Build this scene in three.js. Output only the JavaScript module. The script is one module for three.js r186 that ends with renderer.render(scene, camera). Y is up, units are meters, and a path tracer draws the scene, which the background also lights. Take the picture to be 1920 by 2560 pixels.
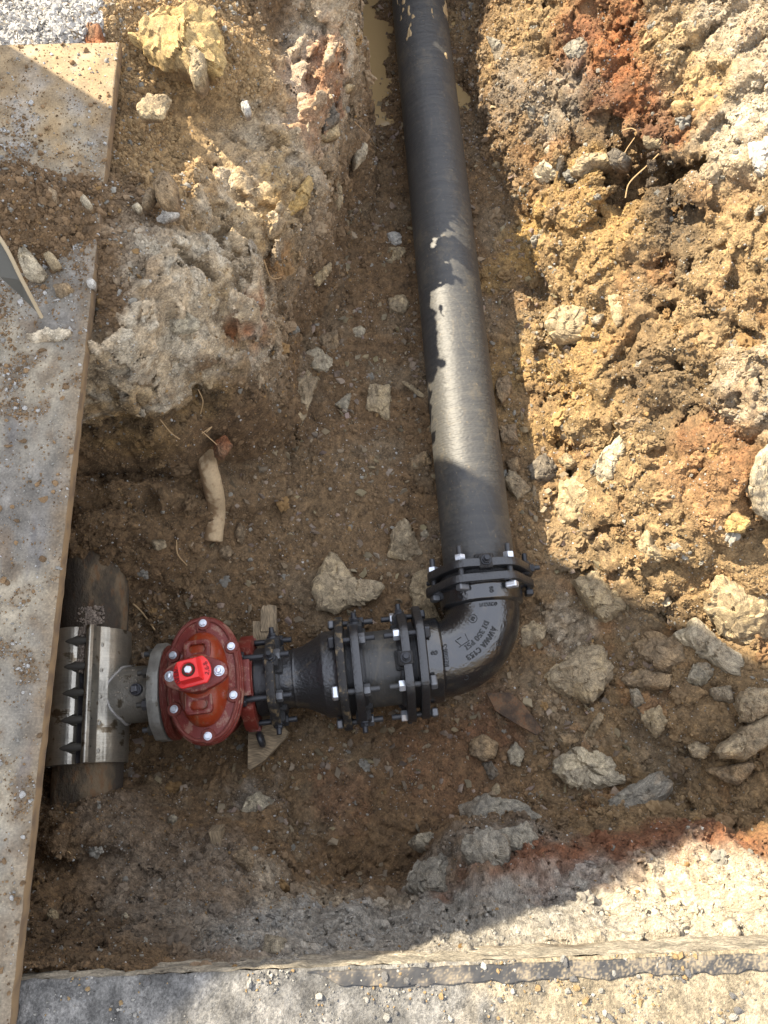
import * as THREE from 'three';
import { mergeGeometries, mergeVertices, toCreasedNormals } from 'three/addons/utils/BufferGeometryUtils.js';
import { RoundedBoxGeometry } from 'three/addons/geometries/RoundedBoxGeometry.js';
import { TextGeometry } from 'three/addons/geometries/TextGeometry.js';
import { FontLoader } from 'three/addons/loaders/FontLoader.js';

// ---------------------------------------------------------------- camera, sky, sun, exposure
const T0 = Date.now();
const scene = new THREE.Scene();
const EYE = 1.6, PITCH = 70.4 * Math.PI / 180, FPX = 1923;          // lens of the phone, held 1.6 m above the road
const camera = new THREE.PerspectiveCamera(2 * Math.atan(1280 / FPX) * 180 / Math.PI, 0.75, 0.05, 200);
camera.position.set(0, EYE, 0);
camera.rotation.x = -PITCH;
scene.add(camera);
const renderer = new THREE.WebGLRenderer({ antialias: true });
renderer.toneMapping = THREE.LinearToneMapping;
renderer.toneMappingExposure = 2.95;
renderer.shadowMap.enabled = true;
renderer.setSize(768, 1024);
const SUN = new THREE.Vector3(-.49, .55, -.36).normalize();
const sun = new THREE.DirectionalLight(new THREE.Color(1, .89, .70), 5);
sun.target.position.set(0, -.5, -1.2); sun.position.copy(SUN).multiplyScalar(12).add(sun.target.position);
sun.castShadow = true; sun.shadow.mapSize.set(4096, 4096); sun.shadow.radius = 1;
Object.assign(sun.shadow.camera, { left: -4, right: 4, top: 4, bottom: -4, near: .5, far: 30 });
scene.add(sun, sun.target);
{ // clear blue sky, paler to the horizon, with a few thin white clouds
  const w = 256, h = 128, d = new Float32Array(w * h * 4);
  for (let j = 0; j < h; j++) for (let i = 0; i < w; i++) {
    const el = (j + .5) / h * Math.PI - Math.PI / 2, a = i / w * 2 * Math.PI, k = (j * w + i) * 4;
    const t = Math.pow(Math.max(0, Math.sin(el)), .55);
    let c = [.72 - .26 * t, .73 - .23 * t, .74 - .14 * t];
    const cl = Math.max(0, Math.sin(a * 3 + 1.3) * Math.sin(el * 9 + Math.sin(a * 5)) - .35) * .6 * (el > .1 ? 1 : 0);
    c = c.map((v) => v + (.95 - v) * cl);
    if (el < 0) c = [.22, .19, .15];
    for (let q = 0; q < 3; q++) d[k + q] = c[q] * 1.1;
    d[k + 3] = 1;
  }
  const t = new THREE.DataTexture(d, w, h, THREE.RGBAFormat, THREE.FloatType);
  t.mapping = THREE.EquirectangularReflectionMapping; t.magFilter = THREE.LinearFilter; t.minFilter = THREE.LinearFilter; t.needsUpdate = true;
  scene.background = t; scene.environment = t;
}

// ---------------------------------------------------------------- helpers
let seed = 12345;
const rnd = () => { seed = (seed + 0x6D2B79F5) | 0; let t = Math.imul(seed ^ (seed >>> 15), 1 | seed); t = (t + Math.imul(t ^ (t >>> 7), 61 | t)) ^ t; return ((t ^ (t >>> 14)) >>> 0) / 4294967296; };
const rr = (a, b) => a + (b - a) * rnd();
const clamp = (v, a = 0, b = 1) => v < a ? a : v > b ? b : v;
const sstep = (a, b, v) => { const t = clamp((v - a) / (b - a)); return t * t * (3 - 2 * t); };
const mix = (a, b, t) => a + (b - a) * t;
const mix3 = (a, b, t) => [a[0] + (b[0] - a[0]) * t, a[1] + (b[1] - a[1]) * t, a[2] + (b[2] - a[2]) * t];
const PERM = new Uint8Array(512);
{ const p = [...Array(256).keys()]; for (let i = 255; i > 0; i--) { const j = Math.floor(rnd() * (i + 1)); [p[i], p[j]] = [p[j], p[i]]; } for (let i = 0; i < 512; i++) PERM[i] = p[i & 255]; }
const G3 = new Float32Array(256 * 3);
for (let i = 0; i < 256; i++) { const z = rnd() * 2 - 1, a = rnd() * 6.2832, s = Math.sqrt(1 - z * z); G3[i * 3] = s * Math.cos(a) * 1.5; G3[i * 3 + 1] = s * Math.sin(a) * 1.5; G3[i * 3 + 2] = z * 1.5; }
function noise(x, y, z, per = 256) {                                // gradient noise, about -1..1, repeating every per cells
  const X = Math.floor(x), Y = Math.floor(y), Z = Math.floor(z); x -= X; y -= Y; z -= Z;
  const x0 = ((X % per) + per) % per, x1 = (x0 + 1) % per, y0 = ((Y % per) + per) % per, y1 = (y0 + 1) % per, z0 = Z & 255, z1 = (z0 + 1) & 255;
  const u = x * x * x * (x * (x * 6 - 15) + 10), v = y * y * y * (y * (y * 6 - 15) + 10), w = z * z * z * (z * (z * 6 - 15) + 10);
  const a0 = PERM[z0], a1 = PERM[z1], b00 = PERM[(a0 + y0) & 255], b10 = PERM[(a0 + y1) & 255], b01 = PERM[(a1 + y0) & 255], b11 = PERM[(a1 + y1) & 255];
  const g = (b, xi, dx, dy, dz) => { const q = PERM[(b + xi) & 255] * 3; return G3[q] * dx + G3[q + 1] * dy + G3[q + 2] * dz; };
  const p = g(b00, x0, x, y, z), q = g(b00, x1, x - 1, y, z), r = g(b10, x0, x, y - 1, z), s = g(b10, x1, x - 1, y - 1, z);
  const p2 = g(b01, x0, x, y, z - 1), q2 = g(b01, x1, x - 1, y, z - 1), r2 = g(b11, x0, x, y - 1, z - 1), s2 = g(b11, x1, x - 1, y - 1, z - 1);
  const l0 = p + u * (q - p), l1 = r + u * (s - r), l2 = p2 + u * (q2 - p2), l3 = r2 + u * (s2 - r2);
  const m0 = l0 + v * (l1 - l0), m1 = l2 + v * (l3 - l2);
  return m0 + w * (m1 - m0);
}
function fbm(x, y, z, oct = 4, gain = .5) { let s = 0, a = 1; for (let i = 0; i < oct; i++) { s += a * noise(x + i * 17.3, y + i * 9.1, z + i * 5.7); x *= 2.03; y *= 2.03; z *= 2.03; a *= gain; } return s; }
function fbmT(u, v, cells, oct, sd, gain = .5) { let s = 0, a = 1, c = cells; for (let i = 0; i < oct; i++) { s += a * noise(u * c, v * c, sd + i * 3.7, c); c *= 2; a *= gain; } return s; }   // tiles over 0..1
// broken, angular lumps: cells of a jittered grid, each with its own tilt; CE = crease distance, CT = tilt
let CE = 0, CT = 0;
function cells(x, y, z) {
  const X = Math.floor(x - .5), Y = Math.floor(y - .5), Z = Math.floor(z - .5); let f1 = 9, f2 = 9, t = 0;
  for (let c = 0; c < 2; c++) { const pz = PERM[(Z + c) & 255]; for (let b = 0; b < 2; b++) { const py = PERM[(pz + Y + b) & 255]; for (let a = 0; a < 2; a++) {
    const q = PERM[(py + X + a) & 255] * 3, dx = x - (X + a + .5 + G3[q] * .3), dy = y - (Y + b + .5 + G3[q + 1] * .3), dz = z - (Z + c + .5 + G3[q + 2] * .3), d = dx * dx + dy * dy + dz * dz;
    if (d < f1) { f2 = f1; f1 = d; t = dx * G3[q + 2] + dy * G3[q] + dz * G3[q + 1]; } else if (d < f2) f2 = d;
  } } }
  CE = Math.min(Math.sqrt(f2) - Math.sqrt(f1), .45); CT = t;
}
const names = {};
function numbered(n) { const k = names[n] = (names[n] ?? -1) + 1; return k ? `${n}_${String(k).padStart(3, '0')}` : n; }
function tag(o, label, category, group) { o.userData.label = label; o.userData.category = category; if (group) o.userData.group = group; return o; }
function thing(name, label, category, pos = [0, 0, 0], rotY = 0, group) {
  const o = new THREE.Group(); o.name = numbered(name); o.position.set(...pos); o.rotation.y = rotY; scene.add(o);
  return tag(o, label, category, group);
}
function mesh(name, geo, mat, parent) { const m = new THREE.Mesh(geo, mat); m.name = name; m.castShadow = m.receiveShadow = true; parent.add(m); return m; }
function top(name, geo, mat, label, category, group) { const m = mesh(numbered(name), geo, mat, scene); return tag(m, label, category, group); }
function struct(name, geo, mat) { const m = mesh(name, geo, mat, scene); m.userData.kind = 'structure'; return m; }
const MM = (x = 0, y = 0, z = 0, rx = 0, ry = 0, rz = 0, s = 1) => new THREE.Matrix4().compose(new THREE.Vector3(x, y, z), new THREE.Quaternion().setFromEuler(new THREE.Euler(rx, ry, rz)), typeof s === 'number' ? new THREE.Vector3(s, s, s) : new THREE.Vector3(...s));
const clean = (g) => { const o = g.index ? g.toNonIndexed() : g.clone(); for (const k of Object.keys(o.attributes)) if (!['position', 'normal', 'uv'].includes(k)) o.deleteAttribute(k); if (!o.attributes.uv) o.setAttribute('uv', new THREE.BufferAttribute(new Float32Array(o.attributes.position.count * 2), 2)); return o; };
const merge = (...gs) => mergeGeometries(gs.flat().map(clean));
const put = (g, m) => g.clone().applyMatrix4(m);
// where a ray through a pixel of the 1920 x 2560 photograph meets the level y: used to measure real positions
const SP = Math.sin(PITCH), CP = Math.cos(PITCH);
function at(u, v, y) { const a = (u - 960) / FPX, b = (1280 - v) / FPX, dy = -SP + b * CP, dz = -CP - b * SP, s = (y - EYE) / dy; return [a * s, y, dz * s]; }

// ---------------------------------------------------------------- textures
function tex(n, fn, srgb = true, m = n) {                            // fn(u, v) -> [r, g, b] 0..1
  const d = new Uint8Array(n * m * 4);
  for (let j = 0; j < m; j++) for (let i = 0; i < n; i++) { const c = fn((i + .5) / n, (j + .5) / m), k = (j * n + i) * 4; for (let q = 0; q < 3; q++) d[k + q] = clamp(c[q]) * 255; d[k + 3] = 255; }
  const t = new THREE.DataTexture(d, n, m); t.wrapS = t.wrapT = THREE.RepeatWrapping; t.magFilter = THREE.LinearFilter; t.minFilter = THREE.LinearMipmapLinearFilter; t.generateMipmaps = true;
  if (srgb) t.colorSpace = THREE.SRGBColorSpace; t.needsUpdate = true; return t;
}
const rep = (t, x, y = x) => { const c = t.clone(); c.repeat.set(x, y); c.needsUpdate = true; return c; };
const soilTex = tex(1024, (u, v) => { const a = fbmT(u, v, 12, 6, 1, .72), b = fbmT(u, v, 64, 3, 40, .8), w = sstep(.55, .8, fbmT(u, v, 90, 2, 77)); const g = clamp(.8 + .16 * a + .16 * b, .25, 1); return mix3([g, g * .985, g * .96], [1, 1, 1], w * .8); });
const soilBump = tex(1024, (u, v) => { const g = clamp(.5 + .2 * fbmT(u, v, 16, 6, 9, .7) + .16 * Math.abs(fbmT(u, v, 60, 3, 13, .7))); return [g, g, g]; }, false);
const grainBump = tex(512, (u, v) => { const g = clamp(.5 + .3 * fbmT(u, v, 24, 5, 21, .75)); return [g, g, g]; }, false);

// ---------------------------------------------------------------- the ground: trench, banks and ledge as one solid, meshed from its distance field
const EDGE = [[-.40, -4.2], [-.33, -2.8], ...[[856, 0], [838, 66], [765, 120], [738, 253], [693, 295], [590, 350], [560, 506], [525, 603], [452, 693], [422, 814], [338, 892], [241, 915]].map(([u, v]) => { const p = at(u, v, v < 60 ? -.05 : v < 300 ? -.23 : v < 420 ? -.22 : v < 560 ? -.19 : v < 640 ? -.11 : -.05); return [p[0], p[2]]; }), [-1.25, -.80], [-1.25, .8]];
const LIP = [[-.30, -4.2], [-.24, -3.0], ...[[886, 0], [868, 120], [812, 241], [778, 422], [700, 543], [660, 609], [650, 711], [655, 844], [590, 895], [475, 940], [410, 995], [338, 1025], [229, 1005]].map(([u, v]) => { const p = at(u, v, -.28); return [p[0], p[2]]; }), [-1.18, -.86], [-1.18, .8]];
const NEAR = [[-1.6, .355], [-.65, .330], [0, .314], [.7, .277], [2.4, .19]];
const FOOT = [[.52, -4.2], [.37, -3.2], [.36, -2.9], [.40, -2.54], [.53, -2.1], [.60, -1.8], [.63, -1.5], [.62, -1.1], [.66, -.72], [.80, -.52], [1.1, -.36], [1.5, -.2], [2.4, .1]];
function sdLine(P, x, z) {                                           // distance, positive on the left of the direction of travel seen from above with z down
  let best = 1e9, sg = 1, bp = 0;
  for (let i = 0; i + 1 < P.length; i++) {
    const ax = P[i][0], az = P[i][1], dx = P[i + 1][0] - ax, dz = P[i + 1][1] - az, px = x - ax, pz = z - az, l2 = dx * dx + dz * dz;
    const t = clamp((px * dx + pz * dz) / l2), qx = px - t * dx, qz = pz - t * dz, d = qx * qx + qz * qz, c = (dz * px - dx * pz) / Math.sqrt(l2);
    if (d < best - 1e-9 || (d < best + 1e-9 && Math.abs(c) > bp)) { best = d; sg = c < 0 ? -1 : 1; bp = Math.abs(c); }
  }
  return sg * Math.sqrt(best);
}
function prof(P, s) { if (s <= P[0][0]) return P[0][1]; for (let i = 0; i + 1 < P.length; i++) if (s < P[i + 1][0]) return P[i][1] + (P[i + 1][1] - P[i][1]) * (s - P[i][0]) / (P[i + 1][0] - P[i][0]); return P[P.length - 1][1]; }
const smax = (a, b, k) => { const h = Math.max(k - Math.abs(a - b), 0) / k; return Math.max(a, b) + h * h * k * .25; };
const L_FAR = [[0, -.28], [.012, -.40], [.03, -.58], [.05, -.80], [.08, -.94], [.16, -1.3]];
const L_NEAR = [[0, -.28], [.008, -.46], [.02, -.9], [.04, -1.3]];
const L_SOIL = [[0, -.345], [.09, -.42], [.17, -.55], [.25, -.77], [.32, -.93], [.6, -1.3]];
const N_LEFT = [[-.2, -.10], [0, -.10], [.012, -.34], [.05, -.52], [.12, -.62], [.22, -.78], [.32, -.95], [.5, -1.3]];
const N_MID = [[-.2, -.12], [0, -.12], [.02, -.45], [.05, -.75], [.08, -.97], [.2, -1.3]];
const N_RIGHT = [[-.2, -.2], [0, -.2], [.05, -.40], [.10, -.47], [.15, -.54], [.19, -.74], [.24, -.9], [.5, -1.3]];
const R_BANK = [[-.3, -1.2], [0, -.95], [.05, -.82], [.13, -.68], [.28, -.52], [.42, -.36], [.56, -.18], [.72, -.04], [1.0, .0], [1.4, .02]];
// mounds and hollows: pixel, level, radius across, radius along, height
const BUMPS = [
  [60, 560, .05, .15, .12, .10], [10, 520, .05, .2, .12, .09], [235, 465, .03, .12, .04, .045], [400, 430, 0, .16, .12, .07], [470, 330, 0, .08, .1, .03], [440, 560, 0, .14, .12, .03], [330, 60, 0, .3, .14, .05], [560, 30, 0, .1, .08, .03], [310, 500, 0, .1, .12, .05],
  [60, 780, .02, .12, .1, .03], [330, 640, 0, .1, .1, .02],
  [230, 2090, -.74, .3, .13, .36], [230, 1330, -.7, .22, .13, .32], [760, 2200, -.95, .14, .08, -.06], [560, 1010, -.6, .16, .12, .06], [400, 1250, -.7, .22, .2, .12], [580, 1180, -.8, .12, .2, .05],
  [935, 130, -.95, .075, .30, -.06], [1165, 215, -.95, .05, .1, -.05], [1290, 480, -.95, .05, .08, -.035], [1010, 330, -.93, .05, .1, .03], [960, 30, -.95, .05, .06, .05],
  [1350, 1750, -.85, .2, .1, .05], [1750, 1800, -.7, .3, .12, .05], [1500, 2050, -.75, .4, .06, .03], [780, 800, -.9, .1, .3, .04], [850, 1150, -.9, .16, .12, .02], [1330, 880, -.9, .04, .3, .03],
].map(([u, v, y, rx, rz, h]) => { const p = at(u, v, y); return [p[0], p[2], rx, rz, h]; });
const slabby = (x, z) => sstep(-.30, -.40, x) * sstep(-1.2, -1.05, z);   // where the ledge overhangs the soil below it
function hAt(x, z, under = false) {
  const wx = x + .028 * fbm(x * 7, z * 7, 3.1, 3), wz = z + .028 * fbm(x * 7, z * 7, 8.4, 3);
  const sl = sdLine(LIP, wx, wz), se = sdLine(EDGE, wx, wz), sn = sdLine(NEAR, wx, wz) * 1, sr = sdLine(FOOT, wx, wz);
  let f = -.945 + .33 * sstep(.5, 1.35, x) * sstep(-1.0, -.3, z) + .02 * noise(x * 3, z * 3, 1.5);
  for (const b of BUMPS) { const ax = (wx - b[0]) / b[2], az = (wz - b[1]) / b[3], q = ax * ax + az * az; if (q < 6) f += b[4] * Math.exp(-q) * (b[1] < -.95 && b[0] < -.3 ? 0 : 1); }
  const m = slabby(x, z);
  const ye = -.05 - .195 * sstep(-2.45, -2.3, z) * sstep(-1.25, -1.45, z);
  if (under) return smax(f, sl < -.10 ? -.30 : prof(L_SOIL, sl + .085 + .03 * noise(x * 11, 3, z * 11)), .05);
  let l = sl >= 0 ? mix(prof(L_FAR, sl), prof(L_NEAR, sl), m) : se <= 0 ? ye - ye * sstep(.02, -.42, se) : mix(ye, -.28, Math.pow(se / (se - sl), 1.2));
  if (se < .03) for (const b of BUMPS) if (b[0] < -.3 && b[1] < -.95) { const ax = (wx - b[0]) / b[2], az = (wz - b[1]) / b[3], q = ax * ax + az * az; if (q < 6) l += b[4] * Math.exp(-q) * sstep(.02, -.08, se); }
  const wl = sstep(-.1, -.35, x), wr = sstep(.02, .25, x);
  const n = prof(N_LEFT, sn) * wl + prof(N_RIGHT, sn) * wr + prof(N_MID, sn) * (1 - wl - wr);
  const end = mix(-1.3, -.01, sstep(-3.56, -3.68, wz));   // the trench stops beyond the view
  return smax(smax(smax(f, l, .05), smax(n, prof(R_BANK, sr), .05), .05), end, .04);
}
const CELL = .008, GX = [-1.35, 1.75], GY = [-1.2, .22], GZ = [-3.75, .42];
const nx = Math.round((GX[1] - GX[0]) / CELL), ny = Math.round((GY[1] - GY[0]) / CELL), nz = Math.round((GZ[1] - GZ[0]) / CELL);
const H = new Float32Array(nx * nz);
for (let k = 0; k < nz; k++) for (let i = 0; i < nx; i++) H[k * nx + i] = hAt(GX[0] + i * CELL, GZ[0] + k * CELL);
const HU = new Float32Array(nx * nz).fill(-9);
for (let k = 0; k < nz; k++) for (let i = 0; i < nx; i++) { const x = GX[0] + i * CELL, z = GZ[0] + k * CELL; if (slabby(x, z) > .3 && z < -.3 && x < -.2) HU[k * nx + i] = hAt(x, z, true); }
const hGrid0 = (x, z) => { const i = clamp(Math.round((x - GX[0]) / CELL), 0, nx - 1), k = clamp(Math.round((z - GZ[0]) / CELL), 0, nz - 1); return H[k * nx + i]; }, hGrid = (x, z) => { const i = clamp(Math.round((x - GX[0]) / CELL), 0, nx - 1), k = clamp(Math.round((z - GZ[0]) / CELL), 0, nz - 1); return Math.max(H[k * nx + i], HU[k * nx + i]); };
function land(u, v) {                                                // where the view through a photo pixel meets the ground
  const a = (u - 960) / FPX, b = (1280 - v) / FPX, dy = -SP + b * CP, dz = -CP - b * SP;
  let s = 1.3; for (; s < 5; s += .004) { if (EYE + s * dy < hGrid(a * s, dz * s)) break; }
  return [a * s, EYE + s * dy, dz * s];
}
// hollows cut from the solid: pixel, how far in along the view, radii
const HOLES = [[1625, 430, .13, .22, .17, .15], [1700, 490, .07, .08, .13, .11], [1560, 440, .03, .08, .06, .07], [1430, 455, .0, .07, .05, .05], [1360, 520, .0, .05, .03, .04], [1500, 520, .0, .05, .04, .06], [1700, 690, .03, .05, .09, .09], [1755, 775, .03, .04, .07, .07], [1650, 945, .0, .11, .03, .04], [1600, 905, .0, .08, .025, .03], [1730, 1165, .01, .09, .03, .04], [1860, 1330, .01, .1, .03, .04], [1850, 1000, 0, .08, .03, .04], [1440, 260, .01, .06, .03, .05], [1520, 300, .01, .08, .03, .05], [1900, 760, .0, .05, .04, .08], [1560, 120, 0, .06, .03, .04], [1780, 140, 0, .03, .04, .08], [1420, 640, 0, .05, .03, .04], [1480, 1080, 0, .06, .025, .035], [1340, 730, 0, .05, .03, .05], [1600, 1160, 0, .05, .03, .04],
  [690, 690, .02, .05, .06, .08], [505, 1030, .05, .04, .13, .05]]
  .map(([u, v, k, rx, ry, rz]) => { const p = land(u, v), d = new THREE.Vector3(p[0], p[1] - EYE, p[2]).normalize(); return [p[0] + d.x * k, p[1] + d.y * k, p[2] + d.z * k, rx, ry, rz]; });
function rockiness(x, y, z) {                                        // 1 on the limestone ledge and its wall, 0 in soil
  const sl = sdLine(LIP, x, z), se = sdLine(EDGE, x, z), w = .03 * noise(x * 6, y * 6, z * 6);
  const sb = slabby(x, z);
  let r = sstep(-.13, -.01, se + w) * mix(sstep(.05, .0, sl + w), sstep(.03, .0, sl + .3 * w), sb) * (x < .02 ? 1 : 0) * mix(sstep(-.52, -.34, y + w), sstep(-.395, -.355, y + .3 * w), slabby(x, z));
  r = Math.max(r, .75 * sstep(.12, .0, Math.abs(sl)) * sstep(-.8, -.45, y + w) * (z < -1.15 && x < .02 ? 1 : 0));
  return r;
}
const tri = { p: [], c: [] };
let groundGeo;
{
  const w = 9, lo = new Float32Array(nx * nz), hi = new Float32Array(nx * nz), t1 = new Float32Array(nx * nz), t2 = new Float32Array(nx * nz);
  for (let k = 0; k < nz; k++) for (let i = 0; i < nx; i++) { let a = 9, b = -9; for (let q = Math.max(0, i - w); q <= Math.min(nx - 1, i + w); q++) { const v = H[k * nx + q]; if (v < a) a = v; if (v > b) b = v; } t1[k * nx + i] = a; t2[k * nx + i] = b; }
  for (let k = 0; k < nz; k++) for (let i = 0; i < nx; i++) { let a = 9, b = -9; for (let q = Math.max(0, k - w); q <= Math.min(nz - 1, k + w); q++) { const u = t1[q * nx + i], v = t2[q * nx + i]; if (u < a) a = u; if (v > b) b = v; } const hu = HU[k * nx + i]; lo[k * nx + i] = (hu > -5 ? Math.min(a, hu) : a) - .05; hi[k * nx + i] = b + .05; }
  for (const h of HOLES) for (let k = 0; k < nz; k++) { const z = GZ[0] + k * CELL; if (Math.abs(z - h[2]) > h[5] + .05) continue; for (let i = 0; i < nx; i++) { const x = GX[0] + i * CELL; if (Math.abs(x - h[0]) < h[3] + .05) { lo[k * nx + i] = Math.min(lo[k * nx + i], h[1] - h[4] - .05); hi[k * nx + i] = Math.max(hi[k * nx + i], h[1] + h[4]); } } }
  const field = (i, j, k) => {
    const x = GX[0] + i * CELL, y = GY[0] + j * CELL, z = GZ[0] + k * CELL, q = k * nx + i, h = H[q];
    const ia = Math.max(0, i - 2), ib = Math.min(nx - 1, i + 2), ka = Math.max(0, k - 2), kb = Math.min(nz - 1, k + 2);
    const gx = (H[k * nx + ib] - H[k * nx + ia]) / ((ib - ia) * CELL), gz = (H[kb * nx + i] - H[ka * nx + i]) / ((kb - ka) * CELL);
    const sl = Math.sqrt(1 + gx * gx + gz * gz);
    let d = (y - h) / sl;
    for (const o of HOLES) { const dx = (x - o[0]) / o[3], dy = (y - o[1]) / o[4], dz = (z - o[2]) / o[5], r = Math.sqrt(dx * dx + dy * dy + dz * dz); if (r < 1.6) { const e = (1 - r - .35 * noise(x * 14, y * 14, z * 14)) * Math.min(o[3], o[4], o[5]); d = smax(d, e, .02); } }
    if (d > .09 || d < -.09) return d;
    const steep = sstep(1.1, 2.2, sl), rk = steep > 0 || y > -.3 ? rockiness(x, y, z) : 0;
    if (HU[q] > -5) { const gux = (HU[k * nx + ib] - HU[k * nx + ia]) / ((ib - ia) * CELL), guz = (HU[kb * nx + i] - HU[ka * nx + i]) / ((kb - ka) * CELL), su = Math.sqrt(1 + Math.min(4, gux * gux + guz * guz)); d = Math.min((y - HU[q]) / su, Math.max(d, -.37 + .035 * noise(x * 14, 2, z * 14) - y)); if (d > .09 || d < -.09) return d; }
    const near = d < .055 && d > -.055, n1 = noise(x * 9, y * 9, z * 9), n2 = noise(x * 21 + 5, y * 21, z * 21), n3 = noise(x * 47, y * 47 + 3, z * 47), n4 = noise(x * 96, y * 96, z * 96 + 7);
    const amp = mix(1, 1.35, steep), lay = rk > 0 ? Math.abs(noise(x * 19, y * 6.5 + n1 * .5, z * 19)) * 2.2 - .6 : 0;
    const bk = sstep(.42, .7, x) * sstep(.2, -.2, z), rough = clamp(.55 + .9 * noise(x * 5 + 7, y * 5, z * 5)) * (y < -.84 ? .85 : 1);
    let e = .015 * n1 * (1 + .6 * bk) + .008 * (Math.abs(n2) - .25) + .003 * n4;
    if (bk > 0) { cells(x * 7.5 + n1 * .3, y * 7.5, z * 7.5); e += bk * (.026 * (CE - .2) + .036 * CT + .03 * noise(x * 4.3, y * 4.3, z * 4.3 + 2) + .016 * (.35 - Math.abs(noise(x * 6 + 3, y * 6, z * 6)))); }
    if (near && rk < 1) { cells(x * 19 + n2 * .35, y * 19, z * 19 + n1 * .3); e += rough * (1 + .4 * bk) * (.026 * (CE - .2) + .014 * CT); cells(x * 47 + n3 * .3, y * 47, z * 47); e += (.4 + .6 * rough) * (.011 * (CE - .2) + .007 * CT); }
    if (rk > 0) { let f = .020 * n1 + .006 * n2 + .002 * n3; if (near) { cells(x * 9 + n2 * .3, y * 5, z * 9 + n1 * .3); f += .03 * (CE - .2) + .046 * CT; cells(x * 23 + n3 * .25, y * 15, z * 23); f += .010 * (CE - .2) + .018 * CT; } e = mix(e, f, rk); }
    if (near) { let hsh = Math.imul(i * 73856093 ^ j * 19349663 ^ k * 83492791, 0x9E3779B1); hsh ^= hsh >>> 15; e += ((hsh >>> 8 & 1023) / 1023 - .5) * (rk > .5 ? .0085 : .008); }
    return d - e * amp;
  };
  const pos = [], idx = [];
  let A = new Float32Array(nx * ny), B = new Float32Array(nx * ny), VA = new Int32Array(nx * ny).fill(-1), VB = new Int32Array(nx * ny).fill(-1);
  const slice = (F, k) => { for (let i = 0; i < nx; i++) { const q = k * nx + i, j0 = clamp(Math.floor((lo[q] - GY[0]) / CELL), 0, ny), j1 = clamp(Math.ceil((hi[q] - GY[0]) / CELL), 0, ny); for (let j = 0; j < ny; j++) F[j * nx + i] = j < j0 ? -1 : j > j1 ? 1 : field(i, j, k); } };
  slice(A, 0);
  const quad = (a, b, c, d, flip) => { if (a < 0 || b < 0 || c < 0 || d < 0) return; if (flip) idx.push(a, c, b, a, d, c); else idx.push(a, b, c, a, c, d); };
  for (let k = 1; k < nz; k++) {
    slice(B, k); VB.fill(-1);
    for (let j = 0; j < ny - 1; j++) for (let i = 0; i < nx - 1; i++) {
      const o = j * nx + i, f = [A[o], A[o + 1], A[o + nx], A[o + nx + 1], B[o], B[o + 1], B[o + nx], B[o + nx + 1]];
      let s = 0; for (let q = 0; q < 8; q++) if (f[q] < 0) s++;
      if (s === 0 || s === 8) continue;
      let X = 0, Y = 0, Z = 0, c = 0;
      for (let a = 0; a < 8; a++) for (let bit = 1; bit < 8; bit <<= 1) { const b = a | bit; if (b === a || (f[a] < 0) === (f[b] < 0)) continue; const t = f[a] / (f[a] - f[b]); X += (a & 1) + (bit === 1 ? t : 0); Y += ((a >> 1) & 1) + (bit === 2 ? t : 0); Z += ((a >> 2) & 1) + (bit === 4 ? t : 0); c++; }
      VB[o] = pos.length / 3; pos.push(GX[0] + (i + X / c) * CELL, GY[0] + (j + Y / c) * CELL, GZ[0] + (k - 1 + Z / c) * CELL);
    }
    for (let j = 1; j < ny - 1; j++) for (let i = 1; i < nx - 1; i++) {
      const o = j * nx + i, a = A[o] < 0;
      if (a !== (A[o + 1] < 0)) quad(VA[o], VA[o - nx], VB[o - nx], VB[o], a);       // x edge
      if (a !== (A[o + nx] < 0)) quad(VA[o], VB[o], VB[o - 1], VA[o - 1], a);        // y edge
      if (a !== (B[o] < 0)) quad(VB[o], VB[o - 1], VB[o - nx - 1], VB[o - nx], !a);  // z edge
    }
    [A, B] = [B, A]; [VA, VB] = [VB, VA];
  }
  groundGeo = new THREE.BufferGeometry();
  groundGeo.setAttribute('position', new THREE.Float32BufferAttribute(pos, 3)); groundGeo.setIndex(idx); groundGeo.computeVertexNormals();
  console.log('t', Date.now() - T0, 'ground', pos.length / 3, idx.length / 3);
}
// soil colours (linear)
const SOIL = [.24, .15, .074], DARK = [.10, .066, .036], ORANGE = [.40, .20, .055], TAN = [.43, .30, .15], LIME = [.62, .50, .34], GREY = [.31, .28, .235], CLAY = [.25, .105, .05], PALE = [.62, .54, .41], RED = [.33, .12, .04], MUD = [.25, .165, .085], BLACK = [.055, .045, .035], HEAP = [.47, .315, .15], CONC = [.40, .375, .33], OCHRE = [.49, .315, .11];
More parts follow.
